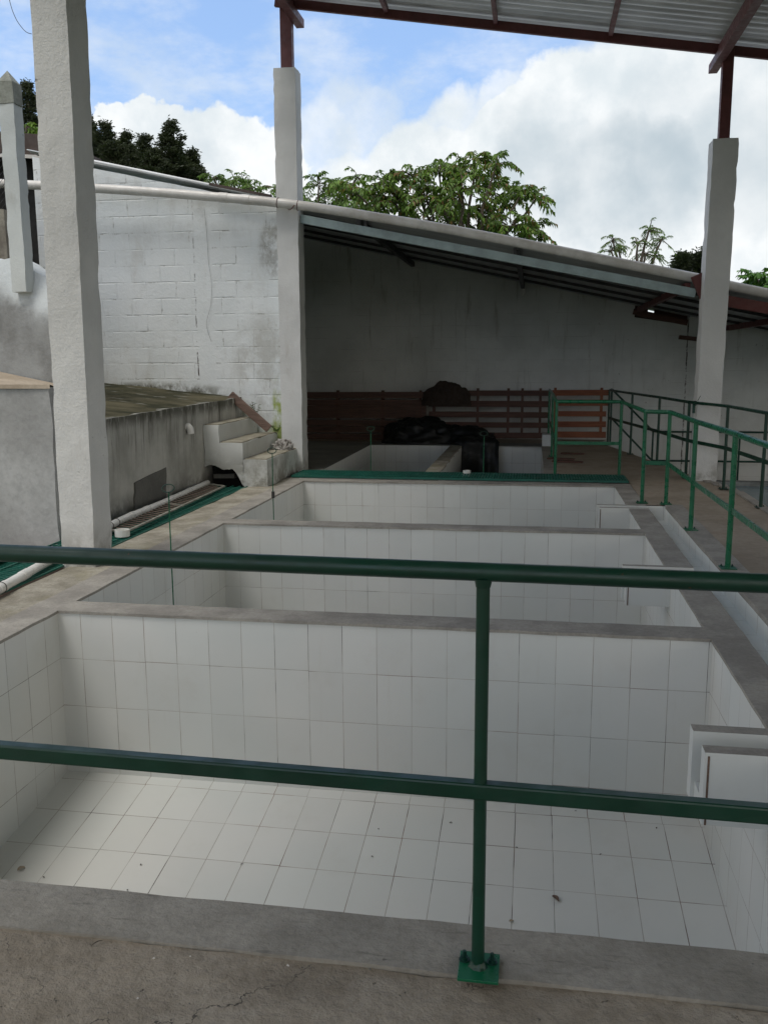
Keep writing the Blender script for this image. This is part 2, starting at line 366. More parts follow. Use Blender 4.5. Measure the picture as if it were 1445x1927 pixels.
MT['red'] = m_paint('oxide_red_paint', (.15, .045, .045), .5, .12)
MT['redrust'] = m_paint('dull_red_primer', (.13, .035, .03), .6, .15)
MT['steelgrey'] = m_paint('blue_grey_steel_paint', (.33, .42, .42), .45, .1)
MT['darksteel'] = m_plain('dark_steel', (.05, .05, .048), .6, .3)
MT['sheet'] = m_sheet('galvanised_sheet_canopy', (.86, .88, .90), .35, .28, .02)
MT['sheet2'] = m_sheet('weathered_sheet_lean_to', (.50, .53, .53), .25, .42, .2)
MT['sheetw'] = m_sheet('gleam_white_trim', (.85, .87, .88), .0, .4, .02)  # the sky's gleam on the sheet edge is put into this white
MT['pvc'] = m_plain('grey_white_pvc', (.70, .69, .66), .38, 0, .25, 3.0, .1, c2=(.50, .48, .44))
MT['pvcw'] = m_plain('white_pvc', (.74, .74, .71), .35, 0, .15, 5.0, .05)
MT['mesh'] = m_plain('green_plastic_grate', (.008, .125, .09), .45, 0, .4, 5.0, .1)
MT['screen'] = m_plain('rusty_brown_screen', (.20, .15, .12), .7, .2, .5, 7.0, .2)
MT['screenframe'] = m_plain('pale_worn_frame', (.36, .36, .31), .6, 0, .5, 9.0, .2)
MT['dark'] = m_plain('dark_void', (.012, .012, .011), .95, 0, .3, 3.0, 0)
MT['wood_red'] = m_wood('orange_brown_wood', (.18, .058, .026), (.30, .105, .048))
MT['wood_dark'] = m_wood('dark_brown_wood', (.062, .032, .022), (.125, .066, .046))
MT['wood_blk'] = m_wood('blackish_wood', (.06, .028, .019), (.12, .056, .038))
MT['plank'] = m_wood('brown_plank', (.10, .065, .05), (.21, .14, .11))
MT['tarp'] = m_plain('black_plastic_sheet', (.010, .011, .010), .42, 0, .3, 4.0, .4, .01, spec=.25)
MT['sack'] = m_plain('brown_sacking', (.042, .028, .020), .9, 0, .5, 8.0, .6, .01)
MT['cloth'] = m_plain('grubby_white_rag', (.50, .49, .46), .9, 0, .55, 22.0, .5, .01, c2=(.12, .10, .09))
MT['bark'] = m_plain('bark', (.16, .13, .10), .9, 0, .5, 9.0, .6)
MT['water'] = m_plain('pale_blue_tank_lining', (.22, .33, .38), .15, 0, .1, 2.0, .1)
MT['soil'] = m_plain('brown_soil', (.085, .055, .04), .95, 0, .5, 3.0, .5)
MT['grass'] = m_plain('grassy_hill', (.05, .075, .025), .95, 0, .5, .6, .6, .1)
MT['tintrof'] = m_plain('rusty_tin_roof', (.085, .06, .05), .7, .1, .5, 3.0, .2)
MT['leafbrown'] = m_plain('dry_leaf', (.16, .10, .07), .7, 0, .4, 40.0, .2)
MT['scrap'] = m_plain('dark_scrap', (.05, .04, .032), .8, 0, .4, 40.0, .2)
MT['bolt'] = m_plain('dark_green_bolt', (.006, .05, .035), .4, .3, .3, 30.0, .2)
L_BROAD = m_leaf('broad_leaves', (.045, .095, .020), (.21, .35, .06), (.20, .11, .04), .35)
L_MANGO = m_leaf('lighter_leaves', (.07, .13, .035), (.20, .33, .08), None, .3)
L_CON = m_leaf('conifer_foliage', (.014, .022, .012), (.052, .066, .030), None, .08)
L_LITE = m_leaf('bright_leaves', (.10, .20, .02), (.26, .42, .05), None, .35)
L_BUSH = m_leaf('bush_leaves', (.03, .09, .015), (.09, .22, .03), None, .2)

# ------------------------------------------------------------------ mesh builder
class MB:
    def __init__(s): s.v = []; s.f = []; s.uv = {}; s.mi = []; s.mats = []; s.tint = None
    def mslot(s, m):
        if m not in s.mats: s.mats.append(m)
        return s.mats.index(m)
    def face(s, idx, m=None, uv=None):
        s.f.append(tuple(idx)); s.mi.append(s.mslot(m) if m else 0)
        if uv: s.uv[len(s.f) - 1] = uv
    def quad(s, a, b, c, d, m=None, uv=None):
        i = len(s.v); s.v += [Vector(a), Vector(b), Vector(c), Vector(d)]; s.face((i, i+1, i+2, i+3), m, uv)
    def poly(s, pts, m=None):
        i = len(s.v); s.v += [Vector(p) for p in pts]; s.face(range(i, i + len(pts)), m)
    def box(s, x0, x1, y0, y1, z0, z1, m=None, M4=None):
        i = len(s.v)
        P = [Vector((x, y, z)) for z in (z0, z1) for y in (y0, y1) for x in (x0, x1)]
        if M4: P = [M4 @ p for p in P]
        s.v += P
        for f in ((0, 2, 3, 1), (4, 5, 7, 6), (0, 1, 5, 4), (2, 6, 7, 3), (0, 4, 6, 2), (1, 3, 7, 5)):
            s.face([i + k for k in f], m)
    def rbox(s, x0, x1, y0, y1, z0, z1, seg=.08, amp=.006, sc=3.0, m=None, fn=None, chip=0.0):
        """box with a subdivided, slightly uneven surface"""
        dims = (x1 - x0, y1 - y0, z1 - z0); n = [max(1, min(60, int(round(d / seg)))) for d in dims]
        o = Vector((x0, y0, z0)); idx = {}; cen = Vector(((x0+x1)/2, (y0+y1)/2, (z0+z1)/2))
        def V(a, b, c):
            k = (a, b, c)
            if k in idx: return idx[k]
            p = Vector((x0 + dims[0] * a / n[0], y0 + dims[1] * b / n[1], z0 + dims[2] * c / n[2]))
            if fn: p = fn(p)
            q = p * sc; d = Vector((noise.noise(q), noise.noise(q + Vector((31, 7, 3))), noise.noise(q + Vector((5, 19, 41)))))
            d2 = Vector((noise.noise(q * 3.7), noise.noise(q * 3.7 + Vector((31, 7, 3))), 0)) * .45
            p = p + (d + d2) * amp
            ext = sum(1 for t, mm in zip(k, n) if t in (0, mm))
            if chip and ext >= 2:
                e = noise.noise(p * 9.0)
                if e > .12: p = p + (cen - p).normalized() * 0 + Vector(((cen.x - p.x), (cen.y - p.y), 0)).normalized() * chip * min(1, (e - .12) * 3)
            idx[k] = len(s.v); s.v.append(p); return idx[k]
        def sheet(ax, val):
            u, w_ = [t for t in range(3) if t != ax]
            for i in range(n[u]):
                for j in range(n[w_]):
                    q = []
                    for (a, b) in ((0, 0), (1, 0), (1, 1), (0, 1)):
                        k = [0, 0, 0]; k[ax] = val; k[u] = i + a; k[w_] = j + b; q.append(V(*k))
                    flip = (ax == 1) != (val == 0)
                    s.face(q[::-1] if flip else q, m)
        for ax in range(3): sheet(ax, 0); sheet(ax, n[ax])
    def tube(s, pts, r, seg=10, m=None, caps=True):
        pts = [Vector(p) for p in pts]; rs = r if hasattr(r, '__len__') else [r] * len(pts)
        base = len(s.v); prev = None
        for k, p in enumerate(pts):
            t = (pts[min(k+1, len(pts)-1)] - pts[max(k-1, 0)]).normalized()
            if prev is None:
                a = Vector((0, 0, 1)) if abs(t.z) < .9 else Vector((1, 0, 0)); u = t.cross(a).normalized()
            else: u = (prev - t * prev.dot(t)).normalized()
            prev = u; w_ = t.cross(u)
            for j in range(seg):
                an = 2 * math.pi * j / seg; s.v.append(p + (u * math.cos(an) + w_ * math.sin(an)) * rs[k])
        for k in range(len(pts) - 1):
            for j in range(seg):
                a = base + k * seg + j; b = base + k * seg + (j + 1) % seg
                s.face((a, b, b + seg, a + seg), m)
        if caps:
            s.face([base + j for j in range(seg)][::-1], m); s.face([base + (len(pts)-1) * seg + j for j in range(seg)], m)
    def bar(s, a, b, wd, hd, m=None):
        """rectangular bar from a to b, wd across (horizontal), hd up"""
        a = Vector(a); b = Vector(b); t = (b - a).normalized()
        up = Vector((0, 0, 1)) if abs(t.z) < .95 else Vector((0, 1, 0))
        sd_ = t.cross(up).normalized(); up = sd_.cross(t).normalized(); i = len(s.v)
        for p in (a, b):
            for (q, h) in ((-1, -1), (1, -1), (1, 1), (-1, 1)): s.v.append(p + sd_ * q * wd / 2 + up * h * hd / 2)
        for f in ((0, 1, 2, 3), (7, 6, 5, 4), (0, 4, 5, 1), (1, 5, 6, 2), (2, 6, 7, 3), (3, 7, 4, 0)): s.face([i + k for k in f], m)
    def build(s, name, m=None, parent=None, smooth=None, bevel=0.0, origin=None):
        me = bpy.data.meshes.new(name)
        off = parent.matrix_world.translation.copy() if parent else (Vector(origin) if origin else Vector((0, 0, 0)))
        if parent:
            q = parent; off = Vector((0, 0, 0))
            while q: off += q.location; q = q.parent
        me.from_pydata([tuple(v - off) for v in s.v], [], s.f); 
        if s.mats:
            for x in s.mats: me.materials.append(x)
            me.polygons.foreach_set('material_index', s.mi)
        elif m: me.materials.append(m)
        if s.uv:
            ul = me.uv_layers.new(name='UVMap')
            for pi, uvs in s.uv.items():
                for li, q in zip(me.polygons[pi].loop_indices, uvs): ul.data[li].uv = q
        if s.tint:
            ca = me.color_attributes.new('tint', 'FLOAT_COLOR', 'POINT')
            flat = []
            for t in s.tint: flat += [t[0], t[1], t[2], 1]
            ca.data.foreach_set('color', flat)
        me.validate(); me.update()
        if smooth is not None:
            me.polygons.foreach_set('use_smooth', [True] * len(me.polygons)); me.set_sharp_from_angle(angle=R(smooth))
        o = bpy.data.objects.new(name, me); col.objects.link(o)
        if parent: o.parent = parent
        elif origin: o.location = origin
        if bevel:
            bv = o.modifiers.new('bevel', 'BEVEL'); bv.width = bevel; bv.segments = 2; bv.limit_method = 'ANGLE'; bv.angle_limit = R(40)
        return o

def tag(o, label=None, cat=None, group=None, kind=None):
    if label: o['label'] = label
    if cat: o['category'] = cat
    if group: o['group'] = group
    if kind: o['kind'] = kind
    return o
def thing(name, label, cat, loc, group=None):
    o = bpy.data.objects.new(name, None); col.objects.link(o); o.location = loc; o.empty_display_size = .1
    return tag(o, label, cat, group)

# ================================================================== SETTING
XL, XR = -2.79, 0.97
# ---- terrain with a hill behind on the left
g = MB(); nx, ny = 70, 70
def hill(x, y):
    f = max(0, min(1, (y - 22) / 22)); f = f * f * (3 - 2 * f)
    s_ = max(0, min(1, (-x - 2) / 18)); s_ = s_ * s_ * (3 - 2 * s_)
    return -1.75 + f * s_ * 10.0 + f * 1.0 + (noise.noise(Vector((x * .08, y * .08, 0))) * 1.3 if y > 24 else 0)
xs = [-260 + 520 * i / nx for i in range(nx + 1)]; xs = [math.copysign(abs(v) ** 1.6 / 260 ** .6, v) for v in xs]
ys = [-1 + 2 * i / ny for i in range(ny + 1)]; ys = [10 + math.copysign(abs(v) ** 1.8 * 250, v) for v in ys]
for j in ys:
    for i in xs: g.v.append(Vector((i, j, hill(i, j))))
for j in range(ny):
    for i in range(nx):
        a = j * (nx + 1) + i; g.face((a, a + 1, a + nx + 2, a + nx + 1))
tag(g.build('ground', MT['grass'], smooth=60), kind='structure')

# ---- near deck: rough slab up to the trowelled kerb
g = MB(); 
def dz(x, y): 
    e = 1.955 + .012 * noise.noise(Vector((x * 3, 0, 0))) + .008 * noise.noise(Vector((x * 11, 5, 0)))
    return e
nxd, nyd = 130, 46
for j in range(nyd + 1):
    for i in range(nxd + 1):
        x = -4.2 + 9.4 * i / nxd; t = j / nyd; y = -5 + (dz(x, 0) + 5) * (1 - (1 - t) ** 2.2)
        q = Vector((x, y, 0)); z = -.009 + .005 * noise.noise(q * 2.2) + .004 * noise.noise(q * 7) + .002 * noise.noise(q * 19)
        g.v.append(Vector((x, y, z)))
for j in range(nyd):
    for i in range(nxd):
        a = j * (nxd + 1) + i; g.face((a, a + 1, a + nxd + 2, a + nxd + 1))
g.box(-4.2, 5.2, -5, 1.94, -1.74, -.05)
tag(g.build('deck', MT['deck'], smooth=50), kind='structure')

# ---- right walkway slab
g = MB()
def walk_edge(y): return 2.32 if y < 10.2 else 2.32 - (y - 10.2) * .19
ysw = [2.16 + (16.0 - 2.16) * k / 60 for k in range(61)]
def wl(y):
    if y > 11.52: return .16 if y < 15.55 else -1.0
    if y > 9.28: return 1.155 
    return 1.50
prev = None
for k in range(60):
    y0, y1 = ysw[k], ysw[k+1]; l = wl((y0 + y1) / 2); e0, e1 = walk_edge(y0), walk_edge(y1)
    for q in range(8):
        a0, a1 = l + (e0 - l) * q / 8, l + (e0 - l) * (q+1) / 8; b0, b1 = l + (e1 - l) * q / 8, l + (e1 - l) * (q+1) / 8
        zf = lambda x, y: -.004 + .004 * noise.noise(Vector((x, y, 0)) * 1.5)
        g.quad((a0, y0, zf(a0, y0)), (a1, y0, zf(a1, y0)), (b1, y1, zf(b1, y1)), (b0, y1, zf(b0, y1)))
    g.quad((e0, y0, 0), (e0, y0, -1.6), (e1, y1, -1.6), (e1, y1, 0))
    g.quad((l, y1, -1.6), (l, y0, -1.6), (l, y0, 0), (l, y1, 0))
g.quad((-4.5, 16.0, -.004), (1.1, 16.0, -.004), (1.35, 16.89, -.004), (-4.5, 16.89, -.004))
tag(g.build('walkway', MT['walk'], smooth=40), kind='structure')
# pale edge strip of the walkway over the drop
g = MB(); 
for k in range(14):
    y0, y1 = 8.0 + k * .26, 8.0 + (k + 1) * .26
    g.rbox(walk_edge(y0) - .09, walk_edge(y0), y0, y1, -.02, .012, .09, .004)
tag(g.build('walkway_edge', MT['coping'], smooth=40), kind='structure')
# ---- floor of the dark room, left of the far basins
g = MB(); g.quad((-4.6, 11.46, 0), (-2.80, 11.46, 0), (-2.80, 15.4, 0), (-4.6, 15.4, 0)); g.quad((-4.6, 15.4, 0), (.2, 15.4, 0), (.2, 16.0, 0), (-4.6, 16.0, 0))
tag(g.build('room_floor', MT['roomfloor']), kind='structure')
# ---- left ledge strip (weathered)
g = MB(); g.rbox(-3.31, -2.985, 1.6, 10.95, -1.2, -.004, .07, .012, 2.4)
tag(g.build('ledge_path', MT['ledge'], smooth=50), kind='structure')
g = MB(); g.rbox(-4.4, -3.31, 1.6, 11.5, -1.4, -.07, .15, .01)
tag(g.build('channel_bed', MT['soil'], smooth=50), kind='structure')
# ---- lower yard at the right
g = MB(); g.quad((2.0, 2, -.9), (9, 2, -.9), (9, 16.89, -.9), (2.0, 16.89, -.9))
g.quad((1.0, 15.9, -.9), (2.0, 15.9, -.9), (2.0, 16.89, -.9), (1.0, 16.89, -.9))
tag(g.build('yard', MT['soil']), kind='structure')

# ================================================================== BASINS
def tile_wall_x(mb, x0, x1, y, z0a, z1, ref, flip=False):    # wall in a Y plane
    uv = [((x0 - ref) / .2, z0a / .3), ((x1 - ref) / .2, z0a / .3), ((x1 - ref) / .2, z1 / .3), (((x0 - ref)) / .2, z1 / .3)]
    mb.quad((x0, y, z0a), (x1, y, z0a), (x1, y, z1), (x0, y, z1), MT['tile'], uv)
def tile_wall_y(mb, x, y0, y1, z0, z1_, ref, zb1=None):
    zb1 = z0 if zb1 is None else zb1
    uv = [((y0 - ref) / .2, z0 / .3), ((y1 - ref) / .2, zb1 / .3), ((y1 - ref) / .2, z1_ / .3), ((y0 - ref) / .2, z1_ / .3)]
    mb.quad((x, y0, z0), (x, y1, zb1), (x, y1, z1_), (x, y0, z1_), MT['tile'], uv)

def tri_box(mb, x0, x1, y0, y1, z0, z1, mtop, mside):       # tiled block with cement top
    def U(a, b): return (a / .2, b / .3)
    k = .37
    mb.quad((x0, y0, z0), (x1, y0, z0), (x1, y0, z1), (x0, y0, z1), mside, [(k, .31), (k + (x1-x0) / .85, .31), (k + (x1-x0) / .85, .31 + (z1-z0) / .62), (k, .31 + (z1-z0) / .62)])
    mb.quad((x1, y1, z0), (x0, y1, z0), (x0, y1, z1), (x1, y1, z1), mside, [(k, .31), (k + (x1-x0) / .85, .31), (k + (x1-x0) / .85, .31 + (z1-z0) / .62), (k, .31 + (z1-z0) / .62)])
    mb.quad((x0, y1, z0), (x0, y0, z0), (x0, y0, z1), (x0, y1, z1), mside, [(.3, .3), (.4, .3), (.4, .8), (.3, .8)])
    mb.quad((x0, y0, z0), (x0, y1, z0), (x1, y1, z0), (x1, y0, z0), mside, [(.3, .3), (.4, .3), (.4, .8), (.3, .8)])
    mb.quad((x0, y0, z1), (x1, y0, z1), (x1, y1, z1), (x0, y1, z1), mtop, [(.3, .3), (.4, .3), (.4, .8), (.3, .8)])

def coping(parent, x0, x1, y0, y1, m='coping', z1=.0):
    b = MB(); b.rbox(x0, x1, y0, y1, z1 - .017, z1, .07, .0035, 5.0, m=MT[m])
    return b.build('coping', None, parent, smooth=45)

def basin(label, y0, y1, slope, box, near_cop=None, far_cop=.2, xl=XL, xr=XR, cop_m='coping', zback=-1.03, group='white tiled basins in a row'):
    t = thing('tiled_basin', label, 'basin', ((xl + xr) / 2, (y0 + y1) / 2, zback), group)
    zf = lambda y: zback - slope * (y1 - y)
    ref = xl + .14
    b = MB()
    tile_wall_x(b, xl, xr, y1, zf(y1), -.012, ref)
    tile_wall_x(b, xr, xl, y0, zf(y0), -.012, ref)
    # left and right linings (right one is split round the overflow notch)
    tile_wall_y(b, xl, y1, y0, zf(y1), -.012, y1 - .16, zf(y0))
    if box:
        n0, n1, zn = box['n0'], box['n1'], box['zn']
        for (a, c, top) in ((y0, n0, -.012), (n0, n1, zn), (n1, y1, -.012)): tile_wall_y(b, xr, a, c, zf(a), top, y1 - .07, zf(c))
    else: tile_wall_y(b, xr, y0, y1, zf(y0), -.012, y1 - .07, zf(y1))
    b.build('lining', None, t)
    b = MB(); uv = [((x - ref) / .2, (y - (y1 - .08)) / .3) for (x, y) in ((xl, y0), (xr, y0), (xr, y1), (xl, y1))]
    b.quad((xl, y0, zf(y0)), (xr, y0, zf(y0)), (xr, y1, zf(y1)), (xl, y1, zf(y1)), MT['tilef'], uv)
    b.build('basin_floor', None, t)
    return t

def overflow(t, y0, y1, th, zb, x0=.66, xr=XR, coping_x1=1.15):
    """two tiled fins with a trough between them that runs through the coping to the side channel"""
    o = MB(); tri_box(o, x0 + .01, coping_x1, y0 - th, y0, zb, .004, MT['coping'], MT['tile']); o.build('overflow_fin', None, t, bevel=.003)
    o = MB(); tri_box(o, x0, coping_x1, y1, y1 + th, zb, .004, MT['coping'], MT['tile']); o.build('overflow_fin', None, t, bevel=.003)
    o = MB(); o.box(x0 + .015, coping_x1 + .02, y0 + .001, y1 - .001, zb + .002, zb + .08, MT['tile'])
    for k in range(len(o.f)): o.uv[k] = [(.3, .3), (.4, .3), (.4, .8), (.3, .8)]
    o.build('overflow_tray', None, t)
    o = MB(); o.box(x0 + .0205, x0 + .028, y0 - th - .002, y0 - th + .001, zb, -.01, MT['leafbrown']); o.build('grout_line', None, t)

b1 = basin('largest front white tiled basin right behind the near green rail', 2.145, 4.80, .13, dict(n0=3.40, n1=3.53, zn=-.17))
b2 = basin('second white tiled basin, middle of the three wide ones', 5.0, 7.74, .02, dict(n0=6.34, n1=6.46, zn=-.12))
b3 = basin('third white tiled basin, in front of the long green grate', 7.94, 10.66, .02, dict(n0=9.09, n1=9.21, zn=-.12))
overflow(b1, 3.40, 3.53, .07, -.29); overflow(b2, 6.34, 6.46, .055, -.24); overflow(b3, 9.09, 9.21, .05, -.24)
# copings: near kerb, cross walls, long right wall, left strip
coping(b1, -3.4, 1.6, 1.955, 2.152, 'copingn'); 
b = MB(); b.rbox(-3.4, 1.6, 1.96, 2.142, -1.7, -.02, .5, .0, m=MT['lip']); b.build('kerb_body', None, b1)
coping(b1, XL - .01, XR + .01, 4.79, 5.005); coping(b2, XL - .01, XR + .01, 7.73, 7.945); coping(b3, -3.0, 1.15, 10.65, 10.87)
for par, a, c in ((b1, 2.152, 3.33), (b1, 3.60, 4.79), (b2, 4.79, 6.285), (b2, 6.515, 7.73), (b3, 7.73, 9.04), (b3, 9.262, 10.65)):
    coping(par, XR - .008, 1.152, a, c)
for par, a, c in ((b1, 2.152, 4.79), (b2, 4.79, 7.73), (b3, 7.73, 10.65)):
    coping(par, -2.99, XL + .008, a, c)
# solid masonry below copings
for par, x0, x1, y0, y1 in ((b1, XL, XR, 4.802, 4.998), (b2, XL, XR, 7.742, 7.938), (b3, -3.0, 1.15, 10.662, 10.86)):
    b = MB(); b.box(x0, x1, y0, y1, -1.6, -.018, MT['lip']); b.build('cross_wall', None, par)
for par, a, c in ((b1, 2.15, 4.80), (b2, 4.80, 7.74), (b3, 7.74, 10.66)):
    b = MB(); b.box(-2.985, XL - .002, a, c, -1.6, -.018, MT['lip']); b.build('side_wall', None, par)
    b = MB(); b.box(XR + .002, 1.15, a, c, -1.6, -.31, MT['lip'])
    n0, n1 = {2.15: (3.40, 3.53), 4.80: (6.34, 6.46), 7.74: (9.09, 9.21)}[a]
    b.box(XR + .002, 1.15, a, n0 - .08, -.30, -.018, MT['lip']); b.box(XR + .002, 1.15, n1 + .08, c, -.30, -.018, MT['lip'])
    b.build('side_wall', None, par)
# far basins (inside the room)
def small_basin(label, xl, xr, y0, y1, wallside):
    t = thing('tiled_basin', label, 'basin', ((xl + xr) / 2, (y0 + y1) / 2, -1.03), 'smaller tiled basins under the lean-to')
    b = MB(); ref = xl + .05
    tile_wall_x(b, xl, xr, y1, -1.03, -.004, ref); tile_wall_x(b, xr, xl, y0, -1.03, -.004, ref)
    tile_wall_y(b, xl, y1, y0, -1.03, -.004, y1); tile_wall_y(b, xr, y0, y1, -1.03, -.004, y1)
    b.build('lining', None, t)
    b = MB(); b.quad((xl, y0, -1.03), (xr, y0, -1.03), (xr, y1, -1.03), (xl, y1, -1.03), MT['tilef'], [((x - ref) / .2, y / .3) for x, y in ((xl, y0), (xr, y0), (xr, y1), (xl, y1))])
    b.build('basin_floor', None, t)
    for wx in wallside:
        b = MB(); b.rbox(wx[0], wx[1], y0, y1, -.02, .004, .09, .004, m=MT[wx[2]]); b.build('coping', None, t, smooth=45)
        b = MB(); b.box(wx[0] + .004, wx[1] - .004, y0, y1, -1.2, -.021, MT['lip']); b.build('side_wall', None, t)
    return t
small_basin('small tiled basin at the back left inside the dark room', -2.80, -1.40, 11.50, 15.40, ((-1.40, -1.20, 'ledge'),))
small_basin('small tiled basin at the back with black sheet hanging into it', -1.20, .155, 11.50, 15.50, ((.155, .30, 'coping'),))

# side channel on the right
t = thing('drain_channel', 'narrow white tiled channel between the basins and the walkway', 'channel', (1.25, 5.5, -.15))
b = MB()
def uvb(u, v): return [(0.02, .1), (u, .1), (u, .1 + v), (0.02, .1 + v)]
b.quad((1.152, 2.1, -.15), (1.345, 2.1, -.15), (1.345, 9.28, -.15), (1.152, 9.28, -.15), MT['tilec'], [(0.1, 2.1 / .3), (.9, 2.1 / .3), (.9, 9.28 / .3), (.1, 9.28 / .3)])
b.build('channel_floor', None, t)
b = MB(); b.quad((1.345, 9.28, -.15), (1.345, 2.1, -.15), (1.345, 2.1, -.006), (1.345, 9.28, -.006), MT['tilec'], [(9.28 / .3 - .1, .1), (2.1 / .3 - .1, .1), (2.1 / .3 - .1, .6), (9.28 / .3 - .1, .6)])
b.quad((1.152, 9.28, -.15), (1.345, 9.28, -.15), (1.345, 9.28, -.006), (1.152, 9.28, -.006), MT['tilec'], [(.1, .1), (1.1, .1), (1.1, .6), (.1, .6)])
for a, c in ((2.1, 3.33), (3.60, 6.285), (6.515, 9.04)):
    b.quad((1.1535, a, -.15), (1.1535, c, -.15), (1.1535, c, -.018), (1.1535, a, -.018), MT['tilec'], [(a / .3, .1), (c / .3, .1), (c / .3, .6), (a / .3, .6)])
b.build('channel_side', None, t)
b = MB(); b.rbox(1.341, 1.51, 2.1, 9.33, -.03, .003, .08, .004, 4.0, m=MT['coping']); b.build('coping', None, t, smooth=45)

# ================================================================== GRATES
t = thing('floor_grate', 'long bright green slatted grate lying across the basins at the back', 'grate', (-.92, 11.17, .01))
b = MB(); b.box(-3.0, 1.14, 10.875, 11.455, .004, .010, MT['darksteel']); b.build('grate_base', None, t)
b = MB(); k = -3.0
while k < 1.13:
    b.box(k, k + .020, 10.88, 11.45, .0105, .034, MT['mesh']); k += .034
b.build('grate_slats', None, t)
b = MB()
for y in (10.875, 11.02, 11.16, 11.30, 11.43): b.box(-3.0, 1.14, y, y + .016, .0105, .036, MT['mesh'])
b.build('grate_rail', None, t)

def floor_mesh(label, x0, x1, y0, y1, sw=.022, sp=.078, net=False):
    t = thing('floor_grate', label, 'grate', ((x0 + x1) / 2, (y0 + y1) / 2, 0))
    b = MB(); y = y0; sx = x1 - x0
    while y < y1 - .16:                              # slanting slats
        b.bar((x0 + .01, y, -.006), (x1 - .01, y + .16, -.006), sw, .012, MT['mesh']); y += sp
    b.build('grate_slats', None, t)
    b = MB()
    if net:
        k = y0
        while k < y1 - .5: b.bar((x0 + .01, k + .5, -.006), (x1 - .01, k, -.006), sw, .010, MT['mesh']); k += sp
    k = x0
    while k < x1 + .01: b.bar((k, y0, -.001), (k, y1, -.001), .014, .012, MT['mesh']); k += (x1 - x0) / 6
    b.build('grate_rail', None, t)
floor_mesh('green plastic grate along the retaining wall beside the stairs', -3.84, -3.32, 6.35, 10.08)
floor_mesh('green plastic grate at the left edge in front of the big pillar', -4.5, -3.36, 3.6, 6.5, .006, .042, True)

def screen(label, pts, name='window_screen'):
    c = sum((Vector(p) for p in pts), Vector()) / 4
    t = thing(name, label, 'screen', c); P = [Vector(p) for p in pts]
    b = MB()
    for k in range(4): b.bar(P[k], P[(k + 1) % 4], .022, .014, MT['screenframe'])
    b.bar((P[0] + P[1]) / 2 if 0 else P[0].lerp(P[3], .5), P[1].lerp(P[2], .5), .016, .012, MT['screenframe'])
    b.build('screen_frame', None, t)
    b = MB(); n_ = 34
    for k in range(1, n_):
        a = P[0].lerp(P[3], k / n_); c_ = P[1].lerp(P[2], min(1, k / n_ + .03)); b.bar(a, c_, .028, .005, MT['screen'])
    b.build('screen_mesh', None, t)
    return t
screen('rusty brown slatted screen lying on the green grate behind the pillar', [(-3.74, 10.0, .03), (-3.52, 9.85, .03), (-3.38, 7.0, .045), (-3.70, 7.05, .045)])
screen('rusty brown screen at the left edge beside the white pipe', [(-4.30, 6.2, .03), (-3.88, 6.2, .03), (-3.80, 5.3, .03), (-4.40, 5.0, .03)])

# ================================================================== PILLARS
def pillar(label, x, y, z1, m, s=.28, z0=-.02, sy=None, amp=.008, lean=None, seg=.045):
    def f(p):
        if lean: return p + Vector((lean[0], lean[1], 0)) * (p.z - z0)
        return p
    b = MB(); b.rbox(x, x + s, y, y + (sy or s), z0, z1, seg, amp, 4.2, fn=f, chip=.010)
    o = b.build('concrete_pillar', m, smooth=38, origin=(x + s/2, y + s/2, z0))
    return tag(o, label, 'pillar', 'white concrete pillars carrying the canopy')
pillar('large nearest white rendered pillar at the left of the basins', -3.365, 5.90, 5.95, MT['pillar'], .255, sy=.28, seg=.035, amp=.0055, lean=(.010, 0))
pillar('slim white pillar at the end of the block wall, pipe wired to it', -3.275, 11.45, 5.04, MT['pillar_far'], .28, amp=.005)
pillar('white pillar on the right rising from the walkway between green rails', 1.93, 11.27, 3.95, MT['pillar_far'], .28, amp=.005, lean=(.008, 0))

# ================================================================== CANOPY
cz = lambda x: 5.80 - .160 * (x + 3.0)          # underside of the sheets over the eave beam
t = thing('canopy_roof', 'large corrugated metal canopy on dark red steel beams overhead', 'roof', (-3.1, 11.5, 5.0))
def corr(mb, x0, x1, y0, y1, zf, pitch=.076, amp=.011, m=None, th=.0, step=6):
    n_ = int((y1 - y0) / pitch * step); xsn = max(2, int((x1 - x0) / 1.2))
    base = len(mb.v)
    for k in range(n_ + 1):
        y = y0 + (y1 - y0) * k / n_; dz_ = amp * math.sin(2 * math.pi * (y - y0) / pitch)
        for q in range(xsn + 1):
            x = x0 + (x1 - x0) * q / xsn; mb.v.append(Vector((x, y, zf(x, y) + dz_)))
    for k in range(n_):
        for q in range(xsn):
            a = base + k * (xsn + 1) + q; mb.face((a, a + 1, a + xsn + 2, a + xsn + 1), m)
b = MB(); corr(b, -3.42, 8.2, -4.0, 11.62, lambda x, y: cz(x) + .075, .155, .02, step=8)
o = b.build('roof_sheet', MT['sheet'], t, smooth=70)
so_ = o.modifiers.new('thick', 'SOLIDIFY'); so_.thickness = .003; so_.offset = 1
def cbar(name, a, c, wd, hd, m, par): 
    b = MB(); b.bar(a, c, wd, hd); return b.build(name, m, par, bevel=.004)
cbar('eave_beam', (-3.22, 11.42, cz(-3.22) - .055), (8.1, 11.42, cz(8.1) - .055), .05, .105, MT['red'], t)
for xx in (-1.84, -.54, .78, 3.35, 4.6, 7.3):
    cbar('purlin', (xx, -3.9, cz(xx) - .02), (xx, 11.392, cz(xx) - .02), .05, .07, MT['red'], t)
for xx in (-3.0, 2.0, 6.0):
    cbar('main_beam', (xx, -3.9, cz(xx) - .16), (xx, 11.78, cz(xx) - .16), .10, .10, MT['red'], t)
    cbar('main_beam', (xx, -3.9, cz(xx) - .065), (xx, 11.39, cz(xx) - .065), .045, .085, MT['red'], t)
